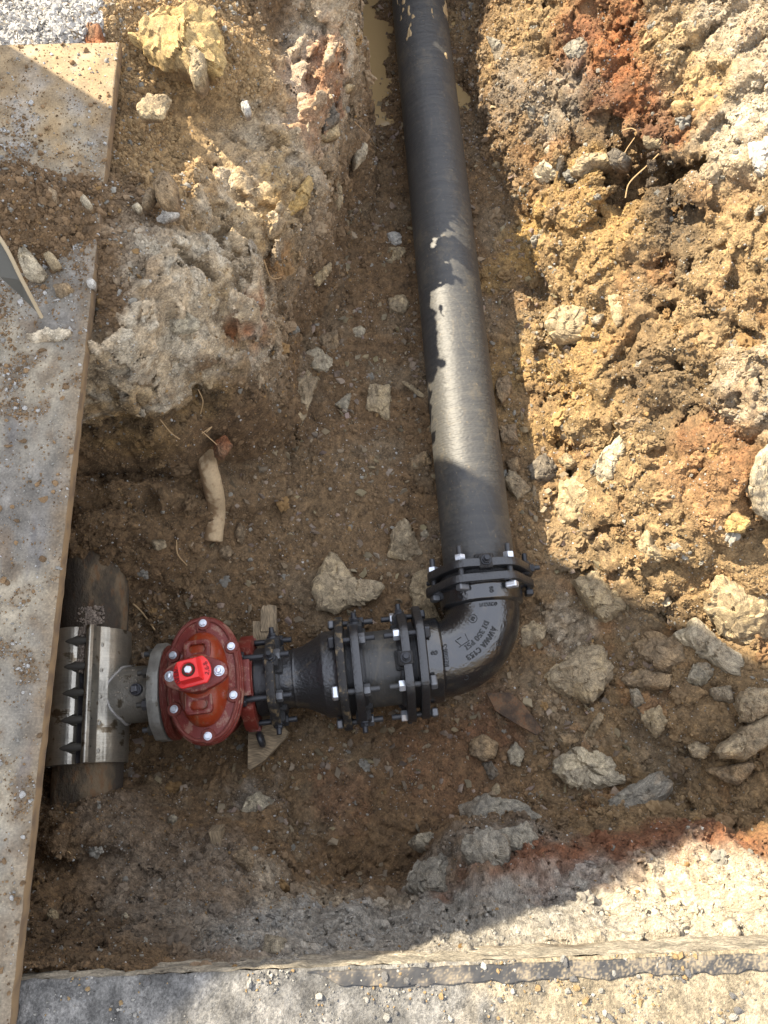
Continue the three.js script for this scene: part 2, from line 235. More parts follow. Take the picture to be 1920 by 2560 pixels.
// patches of the soil and rock that show their own colour: pixel, level, radius, colour, strength
const PATCH = [
  [80, 50, 0, .28, GREY, 1], [500, 250, 0, .3, HEAP, .9], [430, 430, 0, .2, HEAP, .9], [350, 60, 0, .2, HEAP, .9], [560, 80, 0, .2, HEAP, .9], [130, 560, 0, .3, SOIL, 1],
  [1150, 60, -.9, .12, TAN, .5], [1300, 60, -.6, .25, TAN, .7], [1500, 60, -.5, .22, RED, .55], [1450, 100, -.5, .10, CLAY, .8], [1540, 200, -.4, .14, RED, .8], [1620, 300, -.35, .14, RED, .7], [1690, 330, -.3, .1, RED, .8], [1560, 80, -.4, .1, RED, .7], [1820, 90, -.15, .26, PALE, .65], [1890, 330, -.1, .18, PALE, 1], [1750, 230, -.2, .12, OCHRE, .7], [1690, 120, 0, .12, OCHRE, .6], [1600, 230, 0, .12, RED, .6], [1850, 560, -.15, .25, TAN, .6], [1620, 440, 0, .12, BLACK, .6],
  [1270, 220, -.6, .14, GREY, .6], [1400, 250, -.55, .16, GREY, .7], [1500, 260, -.5, .12, BLACK, .55], [1600, 380, -.45, .16, BLACK, .7], [1680, 520, -.4, .12, BLACK, .8], [1710, 640, -.35, .12, BLACK, .6], [1450, 430, -.5, .12, OCHRE, .7], [1330, 590, -.75, .16, OCHRE, .9], [1500, 590, -.5, .2, OCHRE, .6], [1300, 480, -.8, .1, ORANGE, .6],
  [1440, 720, -.6, .22, TAN, .4], [1400, 950, -.75, .3, OCHRE, .55], [1580, 1000, -.5, .3, TAN, .4], [1700, 1000, -.35, .18, BLACK, .45], [1600, 900, -.45, .12, DARK, .6], [1760, 1160, -.3, .18, RED, .45], [1850, 1250, -.25, .15, RED, .3], [1500, 1250, -.65, .3, TAN, .5], [1850, 750, -.2, .25, TAN, .6], [1900, 950, -.15, .15, PALE, .5], [1740, 1350, -.4, .25, TAN, .5],
  [620, 560, -.4, .1, OCHRE, .5], [800, 200, -.4, .12, RED, .75], [840, 120, -.4, .1, RED, .7], [780, 300, -.5, .1, RED, .6], [630, 800, -.25, .09, RED, .85], [720, 480, -.5, .1, OCHRE, .7], [740, 560, -.6, .12, TAN, .4], [690, 650, -.5, .07, ORANGE, .7],
  [300, 1010, -.3, .12, OCHRE, .6], [480, 980, -.4, .12, OCHRE, .5], [400, 1200, -.6, .25, MUD, .7], [560, 1130, -.6, .06, RED, .7], [330, 1100, -.5, .14, OCHRE, .4],
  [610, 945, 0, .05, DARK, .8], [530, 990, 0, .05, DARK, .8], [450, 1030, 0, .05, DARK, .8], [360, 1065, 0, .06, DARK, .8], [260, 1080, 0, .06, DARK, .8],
  [820, 1250, -.95, .25, MUD, .9], [700, 1250, -.95, .2, MUD, .8], [560, 1480, -.95, .2, MUD, .6], [900, 700, -.95, .25, SOIL, .7], [1290, 470, -.95, .12, MUD, 1], [1230, 700, -.95, .08, OCHRE, .6], [1330, 1000, -.95, .1, MUD, .8], [930, 150, -.95, .2, MUD, 1],
  [1420, 1560, -.88, .1, PALE, .55], [1250, 1560, -.9, .1, MUD, .5], [700, 1950, -.95, .2, MUD, .7], [850, 2000, -.95, .12, CLAY, .4], [1100, 1900, -.95, .18, CLAY, .35], [1250, 1800, -.95, .12, CLAY, .5], [1250, 2100, -.9, .2, GREY, .7], [1060, 2180, -.9, .12, GREY, .6], [640, 2000, -.95, .08, GREY, .7],
  [1350, 2180, -.5, .12, CLAY, .9], [1500, 2150, -.5, .14, CLAY, .9], [1650, 2130, -.5, .14, CLAY, .95], [1800, 2110, -.45, .16, CLAY, 1], [1350, 2170, -.5, .1, CLAY, 1], [1480, 2150, -.5, .1, CLAY, 1], [1620, 2130, -.5, .1, CLAY, 1], [1750, 2110, -.5, .1, CLAY, 1], [1280, 2200, -.5, .1, CLAY, .7], [1150, 2190, -.6, .06, CLAY, .7],
  [800, 2320, -.3, .16, CONC, 1], [1000, 2310, -.3, .16, CONC, 1], [1200, 2290, -.3, .16, CONC, 1], [1330, 2270, -.3, .14, CONC, 1], [620, 2340, -.25, .13, CONC, .9], [1500, 2260, -.25, .16, CONC, 1], [1750, 2230, -.25, .16, PALE, .9], [1880, 2210, -.25, .14, PALE, .9], [1620, 2260, -.25, .12, PALE, .9], [850, 2250, -.5, .1, PALE, .6], [700, 2230, -.5, .1, PALE, .5], [1000, 2260, -.45, .08, PALE, .5], [450, 2200, -.6, .2, GREY, .5], [450, 2330, -.25, .15, GREY, .7], [300, 2250, -.5, .15, GREY, .4], [250, 2150, -.7, .2, SOIL, .5], [300, 2350, -.25, .2, DARK, .6], [150, 2330, -.25, .15, DARK, .6], [300, 2060, -.75, .15, GREY, .35],
].map(([u, v, y, r, c, w]) => { const p = land(u, v); return [p[0], p[1], p[2], r, c, w]; });
function soilColor(x, y, z, ny) {
  const a = fbm(x * 5, y * 5, z * 5, 3), b = fbm(x * 14 + 3, y * 14, z * 14, 3), c = noise(x * 45, y * 45, z * 45);
  const right = sstep(.35, .7, x);
  let col = mix3(mix3(SOIL, TAN, right * .45), DARK, clamp(.25 + .5 * a) * mix(.5, .4, right));
  if (y < -.78 && z < .2) col = mix3(col, [.29, .225, .145], .55 * sstep(.05, .5, fbm(x * 4 + 20, y * 4, z * 4, 4)));
  col = mix3(col, MUD, sstep(.1, .7, b) * .5);
  col = mix3(col, [.15, .10, .055], right * .42 * sstep(.15, .6, fbm(x * 9 + 5, y * 9, z * 9, 3)));
  col = mix3(col, [.36, .17, .06], right * .5 * sstep(.15, .6, fbm(x * 6 + 15, y * 6, z * 6 + 4, 3)));
  const wx = x + .05 * b, wy = y + .05 * noise(x * 12, y * 12, z * 12 + 9), wz = z + .05 * noise(x * 13 + 4, y * 13, z * 13);
  const sl = sdLine(EDGE, x, z), rk = rockiness(x, y, z);
  if (rk > 0) { let l = mix3(LIME, GREY, sstep(.1, .7, a) * .6); l = mix3(l, PALE, sstep(.1, .6, b) * .7); l = mix3(l, OCHRE, sstep(.2, .7, fbm(x * 8 + 9, y * 8, z * 8, 3)) * .45); l = mix3(l, MUD, sstep(-.36, -.5, y) * .5); col = mix3(col, l, clamp(rk * (.95 + .15 * c))); }
  { const nw = sstep(.2, .26, z + .03 * b) * sstep(-.66, -.48, y + .05 * a) * sstep(-.5, -.2, x + .1 * a) * sstep(-.09, -.13, y - .1); if (nw > 0) col = mix3(col, mix3(CONC, PALE, sstep(.1, .5, x) * .6), nw * (.9 + .1 * c)); }
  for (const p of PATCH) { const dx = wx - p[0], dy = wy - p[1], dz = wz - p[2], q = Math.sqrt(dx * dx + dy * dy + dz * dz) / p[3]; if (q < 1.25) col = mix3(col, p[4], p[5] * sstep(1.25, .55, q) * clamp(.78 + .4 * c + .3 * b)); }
  // powdery chalk on the tops
  if (sl < .06 && z < -.7 && x < -.1 && y > -.34) col = mix3(col, PALE, (.35 * sstep(.0, .5, b + .4 * c) + .5 * sstep(-.1, .4, a)) * sstep(-.28, -.04, sl) * sstep(-1.7, -1.3, z) + .6 * sstep(-.09, -.02, sl) * sstep(-.2, .3, b + .3 * c) * sstep(.06, .0, sl));
  const k = 1 + .22 * c + .18 * noise(x * 110, y * 110, z * 110);
  return [col[0] * k, col[1] * k, col[2] * k];
}
{
  const p = groundGeo.attributes.position, n = p.count, col = new Float32Array(n * 3), uv = new Float32Array(n * 2), nn = groundGeo.attributes.normal;
  for (let i = 0; i < n; i++) { const x = p.getX(i), y = p.getY(i), z = p.getZ(i), c = soilColor(x, y, z, nn.getY(i)); col.set(c, i * 3); uv[i * 2] = x + (-.7 + 1.4 * sstep(-.1, .5, x)) * (y + .93); uv[i * 2 + 1] = z + (-.7 + 1.4 * sstep(-.6, 0, z)) * (y + .93); }
  groundGeo.setAttribute('color', new THREE.BufferAttribute(col, 3)); groundGeo.setAttribute('uv', new THREE.BufferAttribute(uv, 2));
}
const soilMat = new THREE.MeshStandardMaterial({ vertexColors: true, map: rep(soilTex, 2.2), bumpMap: rep(soilBump, 3.1), bumpScale: .006, roughness: .95 });
console.log('t', Date.now() - T0); struct('ground', groundGeo, soilMat);
const crumbMat = new THREE.MeshStandardMaterial({ roughness: .95, bumpMap: rep(grainBump, 4), bumpScale: .002 });
// flat ground all round the dig, out to the horizon
{
  const s = new THREE.Shape([[-90, -90], [90, -90], [90, 90], [-90, 90]].map(([x, y]) => new THREE.Vector2(x, y)));
  s.holes.push(new THREE.Path([[-1.32, -.39], [-1.32, 3.7], [1.72, 3.7], [1.72, -.39]].map(([x, y]) => new THREE.Vector2(x, y))));
  const g = new THREE.ShapeGeometry(s); g.rotateX(-Math.PI / 2); g.translate(0, -.02, 0);
  struct('far_ground', g, new THREE.MeshStandardMaterial({ color: new THREE.Color().setRGB(.32, .28, .22), roughness: .95, map: rep(soilTex, 1.5), bumpMap: rep(soilBump, 2), bumpScale: .01 }));
}
// puddles of muddy water
const waterMat = new THREE.MeshPhysicalMaterial({ color: new THREE.Color().setRGB(.38, .26, .12), roughness: .08, specularIntensity: .7, bumpMap: rep(grainBump, .8), bumpScale: .0015 });
{
  const pud = (pts, y) => { const s = new THREE.Shape(pts.map(([u, v]) => { const p = at(u, v, y); return new THREE.Vector2(p[0], -p[2]); })); const g = new THREE.ShapeGeometry(s); g.rotateX(-Math.PI / 2); g.translate(0, y, 0); return g; };
  struct('puddle', pud([[820, -90], [1300, -90], [1300, 330], [860, 330]], -.962), waterMat);
}

// ---------------------------------------------------------------- the road and its sawn concrete edge
const ROADROT = Math.atan(.037);
{
  const W = 5, pos = [], col = [], uv = [], idx = [], NX = 420, NZ = 46, x0 = -1.5, x1 = 1.6;
  const colAt = (x, z) => {
    const a = fbm(x * 4, z * 4, 2.2, 4), b = fbm(x * 16, z * 16, 5.2, 3), c = noise(x * 60, z * 60, 1);
    let k = mix3([.17, .168, .165], [.24, .235, .225], sstep(-.3, .4, a)); k = mix3(k, [.36, .35, .335], .6 * sstep(.15, .5, b + .4 * c)); k = mix3(k, [.09, .088, .085], .7 * sstep(.25, .6, -b + .2 * c));
    k = mix3(k, [.50, .33, .14], sstep(.45, .75, x + .25 * a) * sstep(.12, .2, z) * .75); k = mix3(k, [.45, .36, .22], sstep(.1, .3, x + .15 * b) * .6);
    return k;
  };
  for (let j = 0; j <= NZ; j++) for (let i = 0; i <= NX; i++) {
    const x = mix(x0, x1, i / NX), zz = Math.pow(j / NZ, 2) * 4, z = zz + (j === 0 ? .003 * noise(x * 40, 1, 1) : 0), c = noise(x * 60, z * 60, 1);
    pos.push(x, (j ? .0022 * noise(x * 90, z * 90, 4) + .0015 * c : -.004), z); col.push(...colAt(x, z)); uv.push(x, z); if (i < NX && j < NZ) { const q = j * (NX + 1) + i; idx.push(q, q + NX + 1, q + 1, q + 1, q + NX + 1, q + NX + 2); }
  }
  const g = new THREE.BufferGeometry(); g.setAttribute('position', new THREE.Float32BufferAttribute(pos, 3)); g.setAttribute('color', new THREE.Float32BufferAttribute(col, 3)); g.setAttribute('uv', new THREE.Float32BufferAttribute(uv, 2)); g.setIndex(idx); g.computeVertexNormals();
  const roadMat = new THREE.MeshStandardMaterial({ vertexColors: true, map: rep(soilTex, 2.6), bumpMap: rep(soilBump, 4), bumpScale: .005, roughness: .9 });
  const r = struct('road', g, roadMat); r.position.set(0, 0, .308); r.rotation.y = ROADROT;
  // sawn face: slightly wavy, streaked along the cut
  const fp = [], fc = [], fu = [], fi = [], MY = 14, MX = 300;
  for (let j = 0; j <= MY; j++) for (let i = 0; i <= MX; i++) {
    const x = mix(x0, x1, i / MX), y = -.004 - j / MY * .19, q = noise(x * 30, y * 40, 3), a = fbm(x * 7, y * 14, 1, 5, .65);
    fp.push(x, y, .003 * noise(x * 40, 1, 1) * (1 - j / MY) + .003 * q + .004 * a + .012 * (j / MY)); let k = mix3([.50, .45, .36], [.36, .33, .27], sstep(-.3, .5, a)); k = mix3(k, [.64, .58, .48], .35 * sstep(0, .5, q)); k = mix3(k, [.25, .2, .14], .7 * sstep(.75, 1, j / MY + .2 * a)); fc.push(...k); fu.push(x, y);
    if (i < MX && j < MY) { const p = j * (MX + 1) + i; fi.push(p, p + 1, p + MX + 1, p + 1, p + MX + 2, p + MX + 1); }
  }
  const f = new THREE.BufferGeometry(); f.setAttribute('position', new THREE.Float32BufferAttribute(fp, 3)); f.setAttribute('color', new THREE.Float32BufferAttribute(fc, 3)); f.setAttribute('uv', new THREE.Float32BufferAttribute(fu, 2)); f.setIndex(fi); f.computeVertexNormals();
  const fm = struct('sawn_concrete_edge', f, new THREE.MeshStandardMaterial({ vertexColors: true, map: rep(soilTex, 2), bumpMap: rep(grainBump, 3), bumpScale: .003, roughness: .85 })); fm.position.copy(r.position); fm.rotation.y = ROADROT;
  // strip of old tar along the lip, on the right
  const tp = [], tc = [], ti = [], TX = 620, TZ = 14;
  for (let j = 0; j <= TZ; j++) for (let i = 0; i <= TX; i++) {
    const x = mix(-.14, 1.6, i / TX), e = sstep(-.14, -.05, x), wd = (.030 + .008 * fbm(x * 14, 2, 3, 3)) * e + .002, z = .0045 + .004 * noise(x * 30, 3, 3) + j / TZ * wd;
    tp.push(x, .0035 + .0018 * noise(x * 80, z * 80, 7) - (j === 0 || j === TZ ? .008 : 0), z + (j === TZ ? .005 * noise(x * 70, 4, 9) : 0)); const s = noise(x * 230, z * 230, 5), t = fbm(x * 20, z * 20, 9, 3); let k = mix3([.03, .03, .032], [.09, .08, .07], sstep(-.2, .6, t)); k = mix3(k, [.25, .20, .13], sstep(.1, .6, .7 * s + .4 * t + .25 * sstep(.1, .4, x)) * .8); tc.push(...k);
    if (i < TX && j < TZ) { const q = j * (TX + 1) + i; ti.push(q, q + TX + 1, q + 1, q + 1, q + TX + 1, q + TX + 2); }
  }
  const tg = new THREE.BufferGeometry(); tg.setAttribute('position', new THREE.Float32BufferAttribute(tp, 3)); tg.setAttribute('color', new THREE.Float32BufferAttribute(tc, 3)); tg.setIndex(ti); tg.computeVertexNormals();
  const tm = struct('tar_strip', tg, new THREE.MeshStandardMaterial({ vertexColors: true, roughness: .8 })); tm.position.copy(r.position); tm.rotation.y = ROADROT;
}

// ---------------------------------------------------------------- steel road plate on the left
const PX0 = -.725, PROT = Math.atan((.731 - .655) / 2.32);           // right edge runs from (-.731, -1.935) to (-.655, .388)
const plateLocal = { x: -.731, z: -1.935 };
{
  const steelTex = tex(1024, (u, v) => { const a = fbmT(u, v, 10, 6, 61, .65), s = fbmT(u, v, 110, 2, 63), sc = Math.abs(noise(u * 14 + 2 * v, v * 300, 4, 256)) < .02 ? .12 : 0, w = sstep(.5, .7, fbmT(u, v, 120, 2, 67)); const g = clamp(.82 + .12 * a + .1 * s + sc, .3, 1); return mix3([g, g, g], [1, .99, .96], w * .8); });
  const L = 3.05, W = 1.5, T = .032, NX = 110, NZ = 220, pos = [], col = [], uv = [], idx = [];
  const colAt = (x, z) => {                                         // x from the right edge (0) to -W, z from the far edge (0) to L
    const a = fbm(x * 3 + 7, z * 3, 1, 4), b = fbm(x * 11, z * 11, 4, 4), c = noise(x * 50, z * 50, 2), st = fbm(x * 14, z * 3, 6, 3);
    let k = mix3([.225, .20, .165], [.31, .275, .215], sstep(-.4, .4, a)); k = mix3(k, [.46, .385, .27], sstep(-.05, .6, a + .35 * b) * .8); k = mix3(k, [.50, .47, .42], .6 * sstep(.1, .45, b + .25 * c) * sstep(2.2, .4, z));
    k = mix3(k, [.10, .10, .12], .65 * sstep(.2, .5, st - .15) * sstep(.9, 1.4, z)); k = mix3(k, [.20, .13, .07], .55 * sstep(.25, .6, -b + .1 * c));
    k = mix3(k, [.42, .27, .11], sstep(.55, .1, z + .25 * b) * .65);
    k = mix3(k, [.30, .20, .10], sstep(.05, .0, -x + .012 * c) * .5);
    k = mix3(k, [.2, .14, .08], .75 * sstep(.02, .4, b + .35 * a + .35 * sstep(-.12, -.35, x) - .2) * sstep(.2, .6, z));
    return k;
  };
  const e = (z) => .0018 * noise(z * 30, 3, 3);
  for (let j = 0; j <= NZ; j++) for (let i = 0; i <= NX; i++) { const x = -W * Math.pow(i / NX, 1.4) + (i === 0 ? e(j / NZ * L) : 0), z = L * j / NZ; pos.push(x, T + .0012 * noise(x * 5, z * 5, 1) - (i === 0 || j === 0 ? .0025 : 0), z); col.push(...colAt(x, z)); uv.push(x, z); if (i < NX && j < NZ) { const q = j * (NX + 1) + i; idx.push(q, q + 1, q + NX + 1, q + 1, q + NX + 2, q + NX + 1); } }
  const g = new THREE.BufferGeometry(); g.setAttribute('position', new THREE.Float32BufferAttribute(pos, 3)); g.setAttribute('color', new THREE.Float32BufferAttribute(col, 3)); g.setAttribute('uv', new THREE.Float32BufferAttribute(uv, 2)); g.setIndex(idx); g.computeVertexNormals();
  const p = thing('steel_plate', 'large dusty steel road plate laid over the left side of the trench', 'steel plate', [plateLocal.x, .004, plateLocal.z], PROT);
  mesh('plate_face', g, new THREE.MeshStandardMaterial({ vertexColors: true, map: rep(steelTex, 1.7), bumpMap: rep(soilBump, 2.5), bumpScale: .0016, roughness: .8 }), p);
  const sp = [], sc = [], si = [], NS = 600, side = (n, P) => { const b = sp.length / 3; for (let i = 0; i <= n; i++) for (let j = 0; j <= 3; j++) { const q = P(i / n), y = [T - .0025, T * .7, T * .3, 0][j]; sp.push(q[0] + (j === 1 || j === 2 ? q[2] * .0015 : 0), y, q[1] + (j === 1 || j === 2 ? q[3] * .0015 : 0)); const a = fbm(q[1] * 20 + q[0] * 20, y * 60, 3, 3); sc.push(...mix3([.20, .13, .065], [.12, .078, .045], sstep(-.3, .5, a))); if (i < n && j < 3) { const k = b + i * 4 + j; si.push(k, k + 1, k + 4, k + 4, k + 1, k + 5); } } };
  side(NS, (t) => [e(t * L), t * L, 1, 0]); side(200, (t) => [-W + t * W, 0, 0, -1]); side(200, (t) => [-t * W, L, 0, 1]); side(200, (t) => [-W, L - t * L, -1, 0]);
  const sg = new THREE.BufferGeometry(); sg.setAttribute('position', new THREE.Float32BufferAttribute(sp, 3)); sg.setAttribute('color', new THREE.Float32BufferAttribute(sc, 3)); sg.setIndex(si); sg.computeVertexNormals();
  const m = mesh('plate_edge', sg, new THREE.MeshStandardMaterial({ vertexColors: true, roughness: .9, side: THREE.DoubleSide }), p); m.userData.label = 'rusty brown cut edge of the plate';
  const un = new THREE.PlaneGeometry(W, L); un.rotateX(Math.PI / 2); un.translate(-W / 2, 0, L / 2); mesh('plate_underside', un, new THREE.MeshStandardMaterial({ color: new THREE.Color().setRGB(.12, .09, .07), roughness: .9 }), p);
}

// ---------------------------------------------------------------- metals and paints
const C = (r, g, b) => new THREE.Color().setRGB(r, g, b);
const pipeTex = tex(1024, (u, v) => {                                // u round the barrel, v along it
  const a = fbmT(u, v, 4, 6, 71, .6), b = fbmT(u, v, 24, 4, 73, .65), s = noise(u * 3, v * 60, 5, 60), sp = sstep(.52, .75, fbmT(u, v, 70, 2, 75)), scr = sstep(.965, .99, 1 - Math.abs(noise(u * 9 + 3 * noise(u * 4, v * 4, 8, 4), v * 5, 12, 9)));
  let k = mix3([.20, .198, .195], [.27, .262, .245], clamp(.5 + .5 * s + .3 * a)); k = mix3(k, [.43, .38, .30], clamp(sstep(.25, .95, a + .5 * b) * .32 + sp * .5 + .2 * scr)); return k;
});
const pipeBump = tex(1024, (u, v) => { const w = noise(u * 22 + .6 * noise(u * 30, v * 30, 4, 30), v * 100, 1, 200), w2 = noise(u * 60, v * 90, 6, 180); const g = clamp(.5 + .33 * w + .2 * w2); return [g, g, g]; }, false);
const pipeMat = new THREE.MeshPhysicalMaterial({ map: rep(pipeTex, 1, 1.1), bumpMap: rep(pipeBump, 1, 1.6), bumpScale: .0022, roughness: .55, ior: 1.5, clearcoat: .14, clearcoatRoughness: .5 });
const castBump = tex(512, (u, v) => { const g = clamp(.5 + .35 * fbmT(u, v, 32, 4, 31, .6)); return [g, g, g]; }, false);
const castTex = tex(512, (u, v) => { const a = fbmT(u, v, 5, 5, 33, .6), d = sstep(.25, .8, a + .4 * fbmT(u, v, 30, 3, 35)); return mix3([.135, .135, .14], [.34, .29, .21], d * .55); });
const castMat = new THREE.MeshPhysicalMaterial({ color: C(.8, .8, .82), map: rep(castTex, 2), roughness: .2, ior: 1.9, bumpMap: rep(castBump, 3), bumpScale: .0011 });
const dullCastMat = new THREE.MeshPhysicalMaterial({ color: C(1.0, 1.0, 1.04), map: rep(castTex, 3), roughness: .42, ior: 1.75, bumpMap: rep(castBump, 3), bumpScale: .0016 });
const wornCastMat = new THREE.MeshStandardMaterial({ color: C(1, .95, .85), map: rep(tex(512, (u, v) => { const a = fbmT(u, v, 9, 5, 37, .7); return mix3([.15, .148, .15], [.52, .45, .34], sstep(.0, .75, a) * .8); }), 4), roughness: .7, bumpMap: rep(castBump, 3), bumpScale: .002 });
const blackBolt = new THREE.MeshStandardMaterial({ color: C(.035, .036, .04), roughness: .42, metalness: .3 });
const greyBolt = new THREE.MeshStandardMaterial({ color: C(.15, .152, .158), roughness: .42, metalness: .5 });
const shankMat = new THREE.MeshStandardMaterial({ color: C(.07, .07, .072), roughness: .5, metalness: .4 });
const zincBolt = new THREE.MeshStandardMaterial({ color: C(.68, .71, .76), roughness: .3, metalness: .75 });
const redTex = tex(512, (u, v) => { const a = fbmT(u, v, 6, 5, 41, .6), b = fbmT(u, v, 40, 3, 43); return mix3([.43, .15, .115], [.56, .42, .35], sstep(.0, .65, a + .4 * b) * .85); });
const redMat = new THREE.MeshPhysicalMaterial({ map: rep(redTex, 5), roughness: .5, bumpMap: rep(castBump, 6), bumpScale: .0008 });
const redDust = tex(512, (u, v) => { const a = fbmT(u, v, 5, 5, 45, .65), b = fbmT(u, v, 40, 3, 47); return mix3([.66, .27, .13], [.62, .48, .40], sstep(.1, .8, a + .4 * b) * .6); });
const redDomeMat = new THREE.MeshPhysicalMaterial({ color: C(.62, .55, .5), map: rep(redDust, 7), roughness: .34, clearcoat: .25, clearcoatRoughness: .25, bumpMap: rep(castBump, 6), bumpScale: .0007 });
const nutRed = new THREE.MeshPhysicalMaterial({ color: C(.78, .03, .028), roughness: .38, bumpMap: rep(castBump, 8), bumpScale: .0005 });
const nutInk = new THREE.MeshStandardMaterial({ color: C(.22, .008, .008), roughness: .6 });
const steelT = tex(512, (u, v) => { const a = fbmT(u, v, 5, 5, 51, .6), b = noise(u * 6, v * 160, 3, 160); const g = clamp(.70 + .1 * a + .05 * b); return mix3([g, g * .97, g * .9], [.36, .31, .24], sstep(.35, .8, a + .3 * b) * .8); });
const stainless = new THREE.MeshStandardMaterial({ map: rep(steelT, 3), metalness: .85, roughness: .36, bumpMap: rep(castBump, 4), bumpScale: .0005 });
const dullSteel = new THREE.MeshStandardMaterial({ color: C(.66, .65, .64), map: rep(steelT, 3), metalness: .55, roughness: .5, bumpMap: rep(castBump, 5), bumpScale: .001 });
const flangeSteel = new THREE.MeshStandardMaterial({ color: C(.75, .77, .8), map: rep(steelT, 4), metalness: .35, roughness: .5, bumpMap: rep(castBump, 5), bumpScale: .001 });
const rustTex = tex(1024, (u, v) => { const a = fbmT(u, v, 6, 6, 81, .65), b = fbmT(u, v, 30, 4, 83, .65); let k = mix3([.31, .27, .215], [.46, .39, .30], sstep(-.3, .6, a)); k = mix3(k, [.45, .33, .22], sstep(.15, .6, b + .3 * a) * .7); k = mix3(k, [.22, .19, .16], sstep(.1, .5, -a + .3 * b) * .6); return k; });
const rustMat = new THREE.MeshStandardMaterial({ map: rep(rustTex, 1, 1.5), bumpMap: rep(soilBump, 1, 2), bumpScale: .008, roughness: .9 });

// lathe along +X from [x, r] pairs, tube along a path, rounded outlines
const latheX = (pts, n = 64) => { const g = new THREE.LatheGeometry(pts.map(([x, r]) => new THREE.Vector2(r, x)), n); g.rotateZ(-Math.PI / 2); return g; };
function uvCyl(g, r) { const p = g.attributes.position, uv = g.attributes.uv; for (let i = 0; i < p.count; i++) uv.setXY(i, uv.getX(i) * 2 * Math.PI * r, p.getX(i)); return g; }
function hexNut(r, h, ch = .12) { const c = r * ch; return toCreasedNormals(new THREE.LatheGeometry([[0, 0], [r - c * .6, 0], [r, c], [r, h - c], [r - c * 1.3, h], [0, h]].map(([a, b]) => new THREE.Vector2(a, b)), 6), .5); }
function thread(r, len, pitch = .0025) { const p = [new THREE.Vector2(0, 0)]; for (let y = 0; y < len - pitch; y += pitch) p.push(new THREE.Vector2(r * .88, y), new THREE.Vector2(r, y + pitch / 2)); p.push(new THREE.Vector2(r * .85, len), new THREE.Vector2(0, len)); return new THREE.LatheGeometry(p, 14); }
const alongX = (g, x, y, z) => put(g, MM(x, y, z, 0, 0, -Math.PI / 2));
function polyShape(n, R, round, rot = 0, hole = 0) {                 // rounded n-gon in the YZ plane
  const s = new THREE.Shape(), P = [...Array(n).keys()].map((i) => { const a = rot + i * 2 * Math.PI / n; return new THREE.Vector2(R * Math.cos(a), R * Math.sin(a)); });
  P.forEach((p, i) => { const a = P[(i + n - 1) % n], b = P[(i + 1) % n], u = a.clone().sub(p).setLength(round).add(p), v = b.clone().sub(p).setLength(round).add(p); i ? s.lineTo(u.x, u.y) : s.moveTo(u.x, u.y); s.quadraticCurveTo(p.x, p.y, v.x, v.y); });
  s.closePath(); if (hole) { const h = new THREE.Path(); h.absarc(0, 0, hole, 0, Math.PI * 2, true); s.holes.push(h); } return s;
}
function plateX(shape, x0, x1, bev = .003) { const g = new THREE.ExtrudeGeometry(shape, { depth: x1 - x0 - 2 * bev, bevelEnabled: true, bevelSize: bev, bevelThickness: bev, bevelSegments: 2, curveSegments: 24 }); g.rotateY(Math.PI / 2); g.translate(x0 + bev, 0, 0); return toCreasedNormals(g, .6); }
const tube = (pts, r, n = 40, m = 10, closed = false) => new THREE.TubeGeometry(new THREE.CatmullRomCurve3(pts.map((p) => new THREE.Vector3(...p)), closed), n, r, m, closed);

// ---------------------------------------------------------------- run of fittings: its frame has X along the branch, Z towards the near wall
const RUN = new THREE.Vector3(-.51, -.8, -.285), RROT = Math.atan(.114);
const ELB = new THREE.Vector3(.325, -.8, -.382), PROTZ = Math.atan(.062);
const runAt = (x, y, z) => { const c = Math.cos(RROT), s = Math.sin(RROT); return [RUN.x + x * c + z * s, RUN.y + y, RUN.z - x * s + z * c]; };

// long main, lying away from the viewer
const font = await new FontLoader().loadAsync('fonts/droid/droid_sans_bold.typeface.json');
{
  const p = thing('water_pipe', 'long black ductile iron pipe running up the trench, half in sun', 'pipe', [ELB.x, ELB.y, ELB.z], PROTZ);
  const R = .115, n = 90, L = 3.7, g = new THREE.CylinderGeometry(R, R, L, n, 160, true); g.rotateX(Math.PI / 2); g.translate(0, 0, -.17 - L / 2);
  const pp = g.attributes.position; for (let i = 0; i < pp.count; i++) { const x = pp.getX(i), y = pp.getY(i), z = pp.getZ(i), k = 1 + .004 * noise(x * 9, y * 9, z * 5) + .0015 * noise(x * 30, y * 30, z * 30); pp.setXY(i, x * k, y * k); }
  const uv = g.attributes.uv; for (let i = 0; i < uv.count; i++) uv.setXY(i, uv.getX(i), (uv.getY(i)) * L);
  g.computeVertexNormals(); mesh('barrel', g, pipeMat, p);
  // dried mud splashed on the far end: a thin crust with its own edge
  const q = [], qi = [], A = 110, B = 220; for (let j = 0; j <= B; j++) for (let i = 0; i <= A; i++) { const z = -2.35 - j / B * 1.0, th = mix(.15, 2.6, i / A), f = fbm(Math.cos(th) * 1.6 + 3, z * 7, Math.sin(th) * 1.6, 5), d = f * .8 + .2 * noise(th * 9, z * 16, 3) + sstep(-2.55, -3.0, z) * .85 - .40 - .14 * Math.abs(th - 1.2); const r = R + clamp(d * .02, -.004, .0035); q.push(Math.cos(th) * r, Math.sin(th) * r, z); if (i < A && j < B) { const k = j * (A + 1) + i; qi.push(k, k + 1, k + A + 1, k + 1, k + A + 2, k + A + 1); } }
  const mg = new THREE.BufferGeometry(); mg.setAttribute('position', new THREE.Float32BufferAttribute(q, 3)); mg.setIndex(qi); mg.computeVertexNormals();
  const mm = mesh('mud_crust', mg, new THREE.MeshStandardMaterial({ color: C(.34, .24, .12), roughness: .8, side: THREE.DoubleSide }), p); mm.userData.label = 'dried tan mud splashed on the far end';
}
